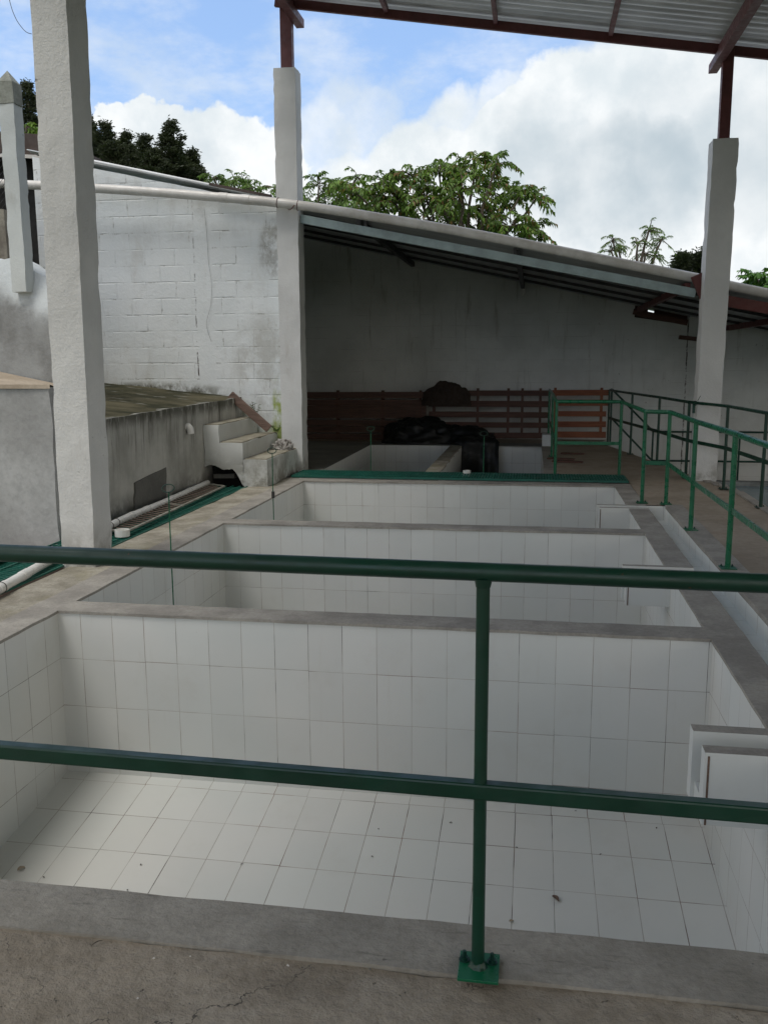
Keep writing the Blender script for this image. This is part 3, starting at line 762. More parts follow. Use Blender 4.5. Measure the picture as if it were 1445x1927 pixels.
b = MB(); b.box(-3.19, -3.045 , 11.50, 11.62, 5.03, cz(-3.12) + .03); b.build('steel_post', MT['red'], t, bevel=.006)
b = MB(); b.box(2.03, 2.15, 11.33, 11.44, 3.94, cz(2.0) - .08); b.build('steel_post', MT['red'], t, bevel=.006)
b = MB(); b.box(-3.30, -3.20, 5.98, 6.08, 5.93, cz(-3.25) - .1); b.build('steel_post', MT['red'], t)
for yy in (6.0, 0.2):
    cbar('cross_beam', (-3.3, yy, cz(-3.3) - .27), (8.1, yy, cz(8.1) - .27), .08, .1, MT['red'], t)

# ================================================================== BLOCK WALL (left)
rz = lambda x: 3.46 - .215 * (x + 3.2)
t = thing('block_wall', 'tall whitewashed concrete block wall behind the terrace', 'wall', (-4.9, 11.7, 0))
b = MB(); nseg = 24
b0 = MB()
def topfn(p):
    return p
xs_ = [-6.66 + (3.39) * k / nseg for k in range(nseg + 1)]
for k in range(nseg):
    a, c = xs_[k], xs_[k+1]
    zt0, zt1 = rz(a) - .035 - .02 * abs(noise.noise(Vector((a * 5, 0, 0)))), rz(c) - .035 - .02 * abs(noise.noise(Vector((c * 5, 0, 0))))
    b.quad((a, 11.6, -.2), (c, 11.6, -.2), (c, 11.6, zt1), (a, 11.6, zt0)); b.quad((c, 11.78, -.2), (a, 11.78, -.2), (a, 11.78, zt0), (c, 11.78, zt1))
    b.quad((a, 11.6, zt0), (c, 11.6, zt1), (c, 11.78, zt1), (a, 11.78, zt0))
b.quad((-6.66, 11.78, -.2), (-6.66, 11.6, -.2), (-6.66, 11.6, rz(-6.66) - .04), (-6.66, 11.78, rz(-6.66) - .04))
b.build('wall', MT['block'], t)
b = MB(); b.tube([(-6.1, 11.50, rz(-6.1) + .045), (-3.34, 11.50, rz(-3.34) + .025)], .019, 10); b.build('edge_trim', MT['sheetw'], t, smooth=60)
b = MB(); b.bar((-4.15, 11.46, rz(-4.15) + .035), (-3.34, 11.46, rz(-3.34) + .035), .06, .03); b.build('edge_trim', MT['tintrof'], t)

# ================================================================== LEAN-TO BUILDING
t = thing('lean_to_building', 'dark open lean-to with whitewashed back wall and sloping tin roof', 'building', (-1, 14.2, 0))
b = MB()
xsr = [(-4.5) + (6.25) * k / 40 for k in range(41)]
rw = MB()
def wallseg(a, c, za, zc, zb=-.9):
    rw.quad((a, 16.9, zb), (c, 16.9, zb), (c, 16.9, zc), (a, 16.9, za)); rw.quad((a, 16.9, za), (c, 16.9, zc), (c, 17.1, zc), (a, 17.1, za))
    rw.quad((c, 17.1, zb), (a, 17.1, zb), (a, 17.1, za), (c, 17.1, zc))
for k in range(40):
    a, c = xsr[k], xsr[k+1]; j = lambda x: .02 * abs(noise.noise(Vector((x * 4, 2, 0)))) + (.05 if (x * 2.3) % 3 < .25 else 0)
    wallseg(a, c, rz(a) + .02, rz(c) + .02)
for k in range(8):
    a, c = 1.75 + .93 * k / 8, 1.75 + .93 * (k + 1) / 8; wallseg(a, c, 2.20 - .16 * (a - 1.75) , 2.20 - .16 * (c - 1.75))
wallseg(2.68, 3.2, rz(2.68) + .02, rz(3.2) + .02)
for k in range(30):
    a, c = 3.2 + 6 * k / 30, 3.2 + 6 * (k + 1) / 30; wallseg(a, c, max(rz(a), 1.3) + .02, max(rz(c), 1.3) + .02)
for (a, c, z0_, z1_) in ((1.751, 1.99, 1.9, 2.5), (1.99, 2.10, 1.9, 2.27), (2.10, 2.679, 1.9, 2.42)):
    b = MB(); b.box(a, c, 17.0, 17.04, z0_, z1_); b.build('gap_shade_board', MT['wood_blk'], t)  # added dark boards close the gap and stand for its shade
rw.build('back_wall', MT['roomwall'], t)
b = MB(); b.quad((-4.5, 16.9, 0), (-4.5, 11.78, 0), (-4.5, 11.78, rz(-4.5) - .02), (-4.5, 16.9, rz(-4.5) - .02)); b.box(-4.62, -4.502, 11.79, 16.9, -.2, rz(-4.5) - .03)
b.build('side_wall', MT['roomwall'], t)
b = MB(); corr(b, -4.7, 6.0, 11.62, 17.45, lambda x, y: rz(x) + .03, .155, .018, step=6); corr(b, -6.75, -4.7, 11.62, 12.3, lambda x, y: rz(x) + .03, .155, .018, step=6)
o = b.build('roof_sheet', MT['sheet2'], t, smooth=70); q = o.modifiers.new('thick', 'SOLIDIFY'); q.thickness = .003; q.offset = 1
fz = lambda x: 3.23 - .206 * (x + 2.88)
cbar('front_beam', (-2.99, 11.56, fz(-2.99)), (1.90, 11.56, fz(1.90)), .05, .105, MT['steelgrey'], t)
cbar('front_beam', (2.22, 11.60, 2.16), (5.0, 11.60, 1.62), .06, .13, MT['redrust'], t)
for (xx, mm, za, zb) in ((-2.25, 'darksteel', 3.12, 3.12), (-.24, 'darksteel', 2.74, 2.80), (3.36, 'redrust', 2.0, 2.0), (1.81, 'redrust', 2.32, 2.32)):
    zz = rz(xx) - .055
    cbar('rafter', (xx, 11.60, zz), (xx, 16.88, zz), .07, .09, MT[mm], t)
b = MB()
for yy in (12.6, 13.7, 14.8, 15.9): b.bar((-4.4, yy, rz(-4.4) - .018), (5.6, yy, rz(5.6) - .018), .05, .04)
b.build('battens', MT['darksteel'], t)
# small brackets between roof and beam, pale insulator, brace, blackened lintel and protruding beam end
for xx in (-2.15, -.27): 
    b = MB(); b.box(xx - .018, xx + .018, 11.56, 11.60, fz(xx) + .03, rz(xx)); b.build('bracket', MT['darksteel'], t)
b = MB(); b.tube([(-.24, 16.80, 2.78), (-.24, 16.80, 2.66)], [.035, .05], 10); b.tube([(-.24, 16.80, 2.66), (-.24, 16.80, 2.60)], [.05, .02], 10); b.build('insulator', MT['pvcw'], t)
cbar('lintel', (1.72, 16.86, 2.30), (2.66, 16.86, 2.09), .06, .10, MT['wood_blk'], t)
cbar('beam_end', (2.52, 16.80, 1.84), (2.86, 16.80, 1.80), .12, .07, MT['wood_blk'], t)
cbar('brace', (2.25, 11.75, 2.10), (3.0, 15.6, 2.02), .06, .06, MT['redrust'], t)
cbar('brace', (1.90, 11.50, 2.46), (2.02, 11.50, 2.2), .05, .16, MT['redrust'], t)

# long PVC pipe under the eave, tied to the pillar with wire
t = thing('pvc_pipe', 'long grey-white plastic pipe running along the roof edge', 'pipe', (-2.3, 11.37, 3.3))
pp = [(-8.6, 11.36, 3.90), (-7.03, 11.36, 3.79), (-5.76, 11.36, 3.69), (-4.5, 11.36, 3.57), (-3.09, 11.35, 3.405), (-1.9, 11.36, 3.20), (-.71, 11.36, 2.97), (1.19, 11.36, 2.56), (1.94, 11.62, 2.40), (2.69, 11.62, 2.245), (4.5, 11.62, 1.87)]
def smoothpath(P, n_=5):
    P = [Vector(p) for p in P]; out = []
    for i in range(len(P) - 1):
        p0, p1, p2, p3 = P[max(i-1, 0)], P[i], P[i+1], P[min(i+2, len(P)-1)]
        for k in range(n_):
            s_ = k / n_; out.append(.5 * ((2*p1) + (p2-p0)*s_ + (2*p0-5*p1+4*p2-p3)*s_*s_ + (3*p1-p0-3*p2+p3)*s_**3))
    out.append(P[-1]); return out
pp[7] = (1.19, 11.40, 2.56); pp[8] = (1.94, 11.60, 2.42)
sp = smoothpath(pp); b = MB(); b.tube(sp, .058, 16); b.build('pipe', MT['pvc'], t, smooth=50)
for fx in (-4.05, -3.55, -5.95):
    k = min(range(len(sp)), key=lambda i: abs(sp[i].x - fx)); d = (sp[k+1] - sp[k]).normalized()
    b = MB(); b.tube([sp[k] - d * .055, sp[k] + d * .055], .0625, 16); b.build('coupling', MT['pvc'], t, smooth=50)
b = MB()
def ring(mb, c, ax, r, th, n_=18, frm=0, to=1, skew=0):
    c = Vector(c); ax = Vector(ax).normalized(); u = ax.cross(Vector((0, 0, 1))).normalized(); w_ = ax.cross(u)
    mb.tube([c + (u * math.cos(2*math.pi*(frm+(to-frm)*k/n_)) + w_ * math.sin(2*math.pi*(frm+(to-frm)*k/n_))) * r + ax * skew * (k / n_) for k in range(n_ + 1)], th, 5)
dr = Vector((1, 0, -.13))
for cx_ in (-3.225, -2.965):
    b = MB(); ring(b, (cx_, 11.352, 3.42 - .16 * (cx_ + 3.2)), dr, .062, .004); b.build('tie_wire', MT['redrust'], t)
b = MB(); ring(b, (-3.16, 11.352, 3.41), dr, .064, .005, 18, .55, .02, .17); b.build('tie_wire', MT['redrust'], t)

# ================================================================== TERRACE, RETAINING WALLS, STAIRS
t = thing('terrace', 'raised concrete terrace with streaked retaining wall and mossy top', 'terrace', (-5, 9, 0))
b = MB(); b.rbox(-4.05, -3.85, 7.21, 11.58, -.1, .962, .09, .010, 2.5, chip=.02, fn=lambda p: p + Vector((0, 0, (p.y - 9) * .01 * max(p.z, 0)))); b.build('retaining_wall', MT['retain'], t, smooth=45)
b = MB(); nn = 26
def tz(x, y): return .958 + (y - 9) * .01 - .10 * (x + 3.87) + .008 * noise.noise(Vector((x * 2, y * 2, 0)))
for i in range(nn):
    for j in range(nn):
        x0, x1 = -8.5 + 4.64 * i / nn, -8.5 + 4.64 * (i + 1) / nn; y0, y1 = 6.9 + 4.69 * j / nn, 6.9 + 4.69 * (j + 1) / nn
        b.quad((x0, y0, tz(x0, y0)), (x1, y0, tz(x1, y0)), (x1, y1, tz(x1, y1)), (x0, y1, tz(x0, y1)))
b.build('terrace_top', MT['terrace'], t, smooth=60)
b = MB(); b.rbox(-3.86, -3.838, 8.16, 8.92, -.05, .32, .1, .004, fn=lambda p: p + Vector((0, (.03 if p.z > .2 else 0), .08 * (p.y - 8.5) if p.z > .2 else 0))); b.build('cement_patch', MT['patch'], t, smooth=45)
b = MB(); b.tube([(-3.86, 9.60, .735), (-3.83, 9.60, .735), (-3.812, 9.60, .715), (-3.806, 9.60, .655)], [.04, .042, .041, .04], 14); b.build('drain_spout', MT['pvcw'], t, smooth=50)

t = thing('retaining_block', 'smooth grey raised block with tan slab top at the left edge', 'wall', (-6, 6.6, 0))
b = MB(); b.rbox(-9.0, -3.86, 6.75, 7.2, -.4, 1.262, .16, .012, 1.5, chip=.02); b.build('front_wall', MT['blockA'], t, smooth=45)
b = MB(); n1_ = 30
def sz(x, tt): return 1.288 * (1 - tt) + (1.36 - .2 * (x + 5.7)) * tt if x > -7.5 else 1.288 * (1 - tt) + 1.72 * tt
for i in range(n1_):
    for j in range(8):
        P_ = []
        for (a, c) in ((0, 0), (1, 0), (1, 1), (0, 1)):
            tt = (j + c) / 8; xr_ = -3.85 - .75 * tt; x = -9 + (xr_ + 9) * (i + a) / n1_; P_.append((x, 6.74 + 2.27 * tt, sz(x, tt)))
        b.quad(*P_)
b.quad((-9, 6.735, 1.255), (-3.85, 6.735, 1.255), (-3.85, 6.74, 1.288), (-9, 6.74, 1.288))
b.build('slab_top', MT['tan'], t, smooth=60)

t = thing('rough_wall', 'grey rendered wall with whitewashed rounded top behind the tan slab', 'wall', (-6, 9.1, 1))
b = MB()
def gw(p):
    tt = (p.z - .5) / 1.5; top = 2.58 + .08 * noise.noise(Vector((p.x * 2.5, 0, 3))) - max(0, (p.x + 5.55)) * .62 + max(0, -(p.x + 5.62)) * .10
    rd = max(0, tt - .72) / .28
    return Vector((p.x, p.y + (.16 * rd ** 2 if p.y < 9.2 else 0) - (.10 * noise.noise(Vector((p.x * 2, p.z * 2, 0))) if tt > .5 else 0), .5 + tt * (top - .5)))
b.rbox(-9.0, -5.02, 9.02, 9.5, .5, 2.0, .11, .02, 2.0, fn=gw)
o = b.build('wall_face', MT['fade'], t, smooth=60)
# concrete post with pyramid tip
t = thing('concrete_post', 'weathered square concrete post with pointed tip, far left', 'post', (-5.40, 9.2, 2.3))
b = MB(); s0 = .165; x0, y0 = -5.49, 8.98
b.rbox(x0, x0 + s0, y0, y0 + s0, 2.2, 4.085, .05, .006, 4.0, chip=.008); b.build('post_shaft', m_plaster('post_paint', (.60, .64, .63), (.3, .29, .25), .6, .3), t, smooth=40)
b = MB(); b.rbox(x0 - .004, x0 + s0 + .004, y0 - .004, y0 + s0 + .004, 4.088, 4.30, .05, .006, 4.0)
i = len(b.v); b.v += [Vector((x0, y0, 4.30)), Vector((x0 + s0, y0, 4.30)), Vector((x0 + s0, y0 + s0, 4.30)), Vector((x0, y0 + s0, 4.30)), Vector((x0 + s0 * .45, y0 + s0 / 2, 4.425))]
for k in range(4): b.face((i + k, i + (k + 1) % 4, i + 4))
b.build('post_tip', m_concrete('weathered_post_tip', (.20, .21, .18), (.36, .38, .34), 4, .4), t)

b = MB(); b.rbox(-9.5, -6.33, 10.3, 10.6, .9, 3.28, .15, .02)
tag(b.build('yard_wall', m_concrete('stained_brown_wall', (.17, .15, .12), (.30, .28, .23), 1.8, .4), smooth=45), 'stained brownish wall stub at the far left under the mesh fence', 'wall')
t = thing('mesh_fence', 'dark chain link mesh fence above the brown wall at the left edge', 'fence', (-6.6, 10.45, 3.2))
b = MB(); k = -8.6
while k < -6.4:
    a_, c_ = max(k, -8.6), k + 1.1
    b.tube([(k, 10.45, 3.26), (min(k + 1.1, -6.36), 10.45, 3.26 + (min(k + 1.1, -6.36) - k))], .003, 4); 
    if k - 1.1 > -8.7 and k < -6.36: b.tube([(k, 10.45, 3.26), (k - 1.1, 10.45, 4.36)], .003, 4)
    k += .075
b.build('wire_mesh', MT['darksteel'], t)
b = MB(); b.tube([(-8.6, 10.45, 4.36), (-6.38, 10.45, 4.36)], .012, 6); b.tube([(-6.37, 10.45, 3.2), (-6.37, 10.45, 4.38)], .014, 6); b.build('fence_frame', MT['darksteel'], t)

t = thing('shed', 'dark shed with rusty brown tin roof behind the concrete post', 'shed', (-8, 14, 2))
b = MB(); b.box(-11, -6.95, 13.1, 14, .6, 4.55); b.box(-6.95, -6.6, 13.3, 13.5, .6, 4.4); b.build('shed_wall', MT['dark'], t)
b = MB(); b.bar((-9, 12.9, 4.80), (-6.7, 12.9, 4.55), .1, .3); b.box(-11, -6.9, 12.95, 14.1, 4.56, 4.65); b.build('shed_roof', MT['tintrof'], t)
b = MB(); b.bar((-9, 12.83, 4.57), (-6.75, 12.83, 4.40), .03, .05); b.build('roof_flashing', MT['pvc'], t)

# stairs
t = thing('concrete_stairs', 'three chipped whitewashed concrete steps up to the terrace', 'stairs', (-3.5, 10.8, 0))
def step(x0, x1, z0, z1, y0=10.1):
    b = MB(); b.rbox(x0, x1, y0, 11.58, z0, z1 - .012, .055, .009, 4.0, m=MT['stair'], chip=.015)
    q = b.build('step', None, t, smooth=45)
    b = MB(); b.rbox(x0 + .012, x1 - .012, y0 + .02, 11.57, z1 - .02, z1, .08, .006, 4.0, m=MT['tread']); b.build('tread', None, q, smooth=45)
step(-3.37, -3.075, -.03, .325); step(-3.655, -3.371, .25, .525); step(-3.845, -3.656, .25, .73)
# body below with a ragged hollow
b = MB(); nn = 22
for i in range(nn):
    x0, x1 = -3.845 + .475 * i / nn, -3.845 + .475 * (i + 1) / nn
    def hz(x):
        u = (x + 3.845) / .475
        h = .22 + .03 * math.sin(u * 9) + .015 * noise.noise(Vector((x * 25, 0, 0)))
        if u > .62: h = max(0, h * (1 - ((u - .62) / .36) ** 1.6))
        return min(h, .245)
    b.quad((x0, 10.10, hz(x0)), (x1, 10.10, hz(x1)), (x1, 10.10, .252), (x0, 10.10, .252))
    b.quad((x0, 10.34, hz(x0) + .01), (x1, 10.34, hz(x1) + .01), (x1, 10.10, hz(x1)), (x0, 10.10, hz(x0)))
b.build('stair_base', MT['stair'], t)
b = MB(); b.box(-3.844, -3.372, 10.36, 11.5, -.09, .249); b.build('hollow_back', MT['dark'], t)  # near-black box puts the shade of the hollow into colour
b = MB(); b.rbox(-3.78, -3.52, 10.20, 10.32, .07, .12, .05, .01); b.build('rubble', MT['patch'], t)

# leaning plank
b = MB(); b.bar((-3.915, 11.30, 1.03), (-3.40, 11.30, .585), .05, .105)
tag(b.build('plank', MT['plank'], bevel=.004), 'brown wooden plank leaning from the terrace down onto the steps', 'plank')
# rag
random.seed(4)
def crumple(name, label, cat, c, rx, ry, rz_, m, n_=28, k=2.4, sharp=.6, flat=True, seed=0, fn=None):
    b = MB(); c = Vector(c)
    for j in range(n_ + 1):
        for i in range(n_ * 2):
            th = math.pi / 2 * j / n_; ph = math.pi * i / n_
            d = Vector((math.cos(ph) * math.sin(th), math.sin(ph) * math.sin(th), math.cos(th)))
            q = d * k + Vector((seed, seed * 2, 0)); r_ = 1 + sharp * (abs(noise.noise(q)) * 1.3 + .6 * abs(noise.noise(q * 2.3)) - .35)
            p = Vector((d.x * rx * r_, d.y * ry * r_, d.z * rz_ * r_))
            p += c
            if fn: p = fn(p)
            b.v.append(p)
    for j in range(n_):
        for i in range(n_ * 2):
            a = j * n_ * 2 + i; c2 = j * n_ * 2 + (i + 1) % (n_ * 2); b.face((a, a + n_ * 2, c2 + n_ * 2, c2))
    o = b.build(name, m, smooth=35, origin=tuple(c)); return tag(o, label, cat)
crumple('rag', 'crumpled dirty white rag on the lowest stair step', 'rag', (-3.20, 11.25, .325), .125, .10, .12, MT['cloth'], 26, 3.4, .5, seed=3)

# floor pipe (jointed PVC) along the wall, behind the big pillar
t = thing('pvc_pipe', 'jointed white plastic pipe lying on the green grates along the wall', 'pipe', (-3.6, 7, .05))
fp = smoothpath([(-3.80, 10.05, .04), (-3.70, 8.5, .045), (-3.60, 7.25, .07), (-3.50, 6.5, .045), (-3.455, 5.89, .04), (-3.35, 5.2, .045), (-3.28, 4.5, .04), (-3.22, 3.6, .035)], 6)
b = MB(); b.tube(fp, .032, 14); b.build('pipe', MT['pvcw'], t, smooth=50)
for yy in (8.9, 8.0, 7.6, 5.42, 5.12, 4.85, 9.4):
    k = min(range(len(fp)), key=lambda i: abs(fp[i].y - yy)); d = (fp[k+1] - fp[k]).normalized()
    b = MB(); b.tube([fp[k] - d * .05, fp[k] + d * .05], .0355, 14); b.build('coupling', MT['pvcw'], t, smooth=50)
for yy in (7.3, 7.05, 5.12):
    k = min(range(len(fp)), key=lambda i: abs(fp[i].y - yy)); b = MB(); ring(b, fp[k], (fp[k+1] - fp[k]), .037, .003); b.build('tie_wire', MT['darksteel'], t)
def cupring(label, c, r, h, grp=None):
    b = MB(); n_ = 28
    for (rr, zz) in ((r, 0), (r, h), (r * .88, h), (r * .88, h * .35)):
        for k in range(n_): b.v.append(Vector(c) + Vector((math.cos(2*math.pi*k/n_) * rr, math.sin(2*math.pi*k/n_) * rr, zz)))
    for q in range(3):
        for k in range(n_): b.face((q*n_+k, q*n_+(k+1) % n_, (q+1)*n_+(k+1) % n_, (q+1)*n_+k))
    b.face([3*n_+k for k in range(n_)]); b.face([k for k in range(n_)][::-1])
    return tag(b.build('pipe_cap', MT['pvcw'], smooth=40, origin=c), label, 'cap')
cupring('white plastic pipe cap on the green grate beside the big pillar', (-3.40, 6.95, .012), .062, .058)
cupring('small white plastic pipe cap at the end of the long green grate', (-.82, 11.35, .038), .05, .035)

# valve rods
def rod(label, x, y, ztop, zbot, clamp=False):
    t = thing('valve_rod', label, 'rod', (x, y, zbot), 'thin green rods with a loop handle')
    b = MB(); b.tube([(x, y, zbot), (x, y, ztop * .55), (x + .003, y, ztop)], .0052, 8); b.build('rod', MT['green2'], t, smooth=50)
    b = MB(); b.tube([(x + .048 * math.cos(a_), y + .02 * math.sin(a_), ztop + .028 + .028 * math.sin(a_)) for a_ in [2 * math.pi * k / 20 for k in range(21)]], .0045, 6); b.build('loop_handle', MT['green'], t, smooth=50)
    if clamp:
        b = MB(); b.tube([(x, y, .02), (x, y, .09)], [.018, .018], 8); b.build('clamp', MT['darksteel'], t)
rod('thin green rod with a loop top standing in the second basin', -2.72, 6.36, .49, -1.05)
rod('thin green rod with dark clamp standing in the third basin', -2.72, 9.12, .50, -1.05, True)
rod('thin green rod with a round loop in the small dark basin', -2.10, 11.56, .55, -1.0)
rod('thin green rod in front of the hanging black sheet', -.62, 11.56, .50, -1.0)

# ================================================================== RAILINGS
def path_tube(b, pts, r, seg=12):
    """tube through sharp corners with short rounded elbows"""
    P = [Vector(p) for p in pts]; out = [P[0]]
    for i in range(1, len(P) - 1):
        a = (P[i-1] - P[i]); c = (P[i+1] - P[i]); ra = min(.05, a.length * .4); rc = min(.05, c.length * .4)
        p0 = P[i] + a.normalized() * ra; p2 = P[i] + c.normalized() * rc
        for k in range(4):
            s_ = k / 3; out.append(p0 * (1-s_)**2 + P[i] * 2 * s_ * (1-s_) + p2 * s_**2)
    out.append(P[-1]); b.tube(out, r, seg)
def post(t, x, y, z0, z1, r, m, plate=.05, bolts=False):
    b = MB(); b.tube([(x, y, z0 + .006), (x, y, z0 + .3), (x, y, z1)], r, 14); p = b.build('post', m, t, smooth=50)
    if plate:
        b = MB(); b.box(x - plate, x + plate, y - plate, y + plate, z0 + .001, z0 + .006); b.build('base_plate', m, p, bevel=.001)
        if bolts is not None:
            for sx in (-1, 1):
                b = MB(); bx_, by_ = x + sx * plate * .68, y + (plate * .1 if bolts else plate * .6)
                b.tube([(bx_, by_, z0 + .006), (bx_, by_, z0 + .013)], .008, 6); b.tube([(bx_, by_, z0 + .013), (bx_, by_, z0 + .022)], .004, 8); b.build('bolt', MT['bolt'], p)
    return p
# near railing
t = thing('handrail', 'dark green tube railing across the foreground bolted to the kerb', 'railing', (-.1, 1.98, 0))
b = MB(); b.tube([(-3.3, 1.985, 1.013), (-1.29, 1.98, 1.007), (-.11, 1.98, 1.0), (1.4, 1.975, .99)], .0215, 20); b.build('top_rail', MT['green'], t, smooth=50)
b = MB(); b.bar((-3.3, 1.985, .505), (1.4, 1.975, .457), .034, .040); b.build('mid_rail', MT['green'], t, bevel=.005)
p = post(t, -.103, 1.98, .0, .985, .0158, MT['green'], None)
b = MB(); b.box(-.149, -.051, 1.925, 2.03, .0035, .011); pl = b.build('base_plate', MT['green2'], p, bevel=.001)
for bx_ in (-.137, -.069):
    b = MB(); b.tube([(bx_, 1.995, .011), (bx_, 1.995, .0135)], .0135, 14); b.tube([(bx_, 1.995, .0135), (bx_, 1.995, .021)], .0095, 6); b.tube([(bx_, 1.995, .021), (bx_, 1.995, .036)], .0048, 8); b.build('bolt', MT['bolt'], p)
b = MB(); n_ = 22
b.tube([(-.103, 1.98, .011), (-.103, 1.98, .016), (-.103, 1.98, .024)], [.024, .020, .016], 16); 
for v in b.v: v += Vector((noise.noise(v * 90), noise.noise(v * 70 + Vector((3, 3, 3))), 0)) * .003
b.build('weld', MT['green'], p)
b = MB(); b.tube([(-.103, 1.98, .965), (-.103, 1.98, .985)], [.017, .021], 16); b.build('weld', MT['green'], p, smooth=60)
for xx in (-2.2, 1.35): post(t, xx, 1.98, .0, .985, .0158, MT['green'], .05)
# basin-side railing on the right
t = thing('handrail', 'bright green railing with jogs between basins and walkway', 'railing', (1.2, 9, 0))
RT = .94; RM = .42
P0 = [(.27, 15.9), (.29, 13.8), (.29, 11.54), (1.085, 11.53), (1.125, 9.42), (1.355, 9.36), (1.37, 7.96), (1.385, 6.5), (1.40, 4.9), (1.40, 3.3)]
b = MB(); path_tube(b, [(x, y, RT + (.015 if y < 7 else 0)) for x, y in P0], .0215, 16); b.build('top_rail', MT['green2'], t, smooth=50)
for a, c in ((0, 3), (4, 9)):
    b = MB(); 
    for k in range(a, c):
        q = Vector((P0[k][0], P0[k][1], RM)); r_ = Vector((P0[k+1][0], P0[k+1][1], RM)); b.bar(q, r_, .012, .042)
    b.build('mid_rail', MT['green2'], t)
for k, (x, y) in enumerate(P0): post(t, x, y, 0.003, RT, .0195, MT['green2'], .055)
b = MB(); b.tube([(1.37, 6.49, .44), (1.37, 6.49, .52)], .0225, 12); 
# outer railing
t = thing('handrail', 'dark green railing on the outer right edge past the pillar', 'railing', (1.9, 12, 0))
P1 = [(1.27, 15.75), (1.50, 14.29), (1.72, 12.89), (1.885, 11.49), (2.15, 10.55), (2.25, 9.26), (2.27, 7.9), (2.27, 6.5)]
b = MB(); path_tube(b, [(x, y, .94) for x, y in P1], .0185, 12); b.build('top_rail', MT['green'], t, smooth=50)
b = MB()
for k in range(len(P1) - 1): b.bar((P1[k][0], P1[k][1], .47), (P1[k+1][0], P1[k+1][1], .47), .012, .042)
b.build('mid_rail', MT['green'], t)
for k, (x, y) in enumerate(P1): post(t, x, y, 0.003, .94, .0175, MT['green'], .05)
b = MB(); ring(b, (1.905, 11.22, .94), (.2, -1, 0), .026, .004); b.tube([(1.93, 11.2, .97), (1.96, 11.2, 1.03)], .004, 5); b.tube([(1.90, 11.25, .93), (1.90, 11.25, .82)], .018, 8); b.build('clamp', MT['bolt'], t)
# stair railing going down at the back
t = thing('stair_rail', 'dark sloping stair railing going down along the back wall', 'railing', (1.9, 16.5, -.9))
b = MB(); path_tube(b, [(1.27, 15.75, .94), (1.36, 16.35, .94), (2.12, 16.55, .18), (6.5, 16.6, .18)], .018, 10); b.build('top_rail', MT['bolt'], t, smooth=50)
b = MB(); path_tube(b, [(1.36, 16.35, .44), (2.12, 16.55, -.34), (6.5, 16.6, -.34)], .018, 10); b.build('mid_rail', MT['bolt'], t, smooth=50)
for x, z0, z1 in ((1.36, 0, .94), (2.12, -.88, .18), (3.6, -.88, .18), (5.1, -.88, .18)):
    b = MB(); b.tube([(x, 16.36 if x < 2 else 16.56, z0), (x, 16.36 if x < 2 else 16.56, z1)], .017, 10); b.build('post', MT['bolt'], t, smooth=50)
t = thing('concrete_stairs', 'concrete steps going down at the back right corner', 'stairs', (1.8, 16.3, -.9))
for k in range(4):
    b = MB(); b.box(1.36 + k * .22, 1.58 + k * .22, 16.0, 16.88, -.9, -.18 - k * .18); b.build('step', MT['greywall'], t)
# low tank
t = thing('water_tank', 'low tank of pale blue water beyond the right walkway', 'tank', (4, 14, -.9))
b = MB()
for (x0, x1, y0, y1) in ((2.55, 6.5, 12.1, 12.3), (2.55, 6.5, 15.0, 15.2), (2.55, 2.72, 12.301, 14.999)): b.rbox(x0, x1, y0, y1, -.9, -.5, .2, .006)
b.build('tank_wall', MT['greywall'], t, smooth=45)
b = MB(); b.quad((2.7, 12.3, -.56), (6.5, 12.3, -.56), (6.5, 15.0, -.56), (2.7, 15.0, -.56)); b.build('water_surface', MT['water'], t)

# ================================================================== PANELS, TARPS
def panel(label, x0, x1, y, z0, z1, rows, sh, stiles, m, m2, lean=.06):
    t = thing('wooden_pallet', label, 'pallet', ((x0 + x1) / 2, y, z0), 'slatted wooden pallets leaning on the back wall')
    def P_(x, z, d=0): return (x, y - d + lean * (z - z0) / (z1 - z0), z)
    b = MB()
    for k in range(rows):
        z = z0 + sh / 2 + (z1 - z0 - sh) * k / (rows - 1) + random.uniform(-.008, .008)
        b.bar(P_(x0 + random.uniform(-.02, .02), z), P_(x1 + random.uniform(-.02, .02), z + random.uniform(-.01, .01)), .02, sh * random.uniform(.9, 1.05))
    b.build('slats', m, t)
    for sx in stiles:
        b = MB(); b.bar(P_(sx, z0, -.032), P_(sx, z1 + .03, -.032), .045, .09); b.build('stile', m2, t)
    return t
panel('dark brown pallet with close slats at the left of the back wall', -4.45, -1.95, 16.35, .0, .88, 7, .120, (-4.3, -3.6, -2.75, -2.05), MT['wood_dark'], MT['wood_blk'])
panel('blackish pallet with wide gaps in the middle of the back wall', -1.90, .30, 16.35, .05, .92, 5, .105, (-1.8, -1.0, -.45, -.2, .12), MT['wood_blk'], MT['wood_blk'])
panel('orange brown pallet at the right end beside the green rails', .33, 1.29, 16.35, .08, .93, 5, .105, (.38, 1.19), MT['wood_red'], MT['wood_red'])
crumple('sack_heap', 'brown sacking heaped over the top of the dark pallets', 'sack', (-1.56, 16.29, .64), .46, .12, .42, MT['sack'], 26, 1.8, .16, seed=5)
crumple('tarp_heap', 'black plastic sheet heaped on the floor against the dark pallets', 'tarp', (-2.0, 15.85, .0), .66, .35, .46, MT['tarp'], 30, 1.9, .26, seed=8)
crumple('tarp_heap', 'lower black plastic heap between the small basins and pallets', 'tarp', (-1.15, 15.85, .0), .50, .32, .32, MT['tarp'], 30, 1.5, .2, seed=12)
b = MB(); nu, nv = 40, 34          # sheet hanging over the end of the small basin
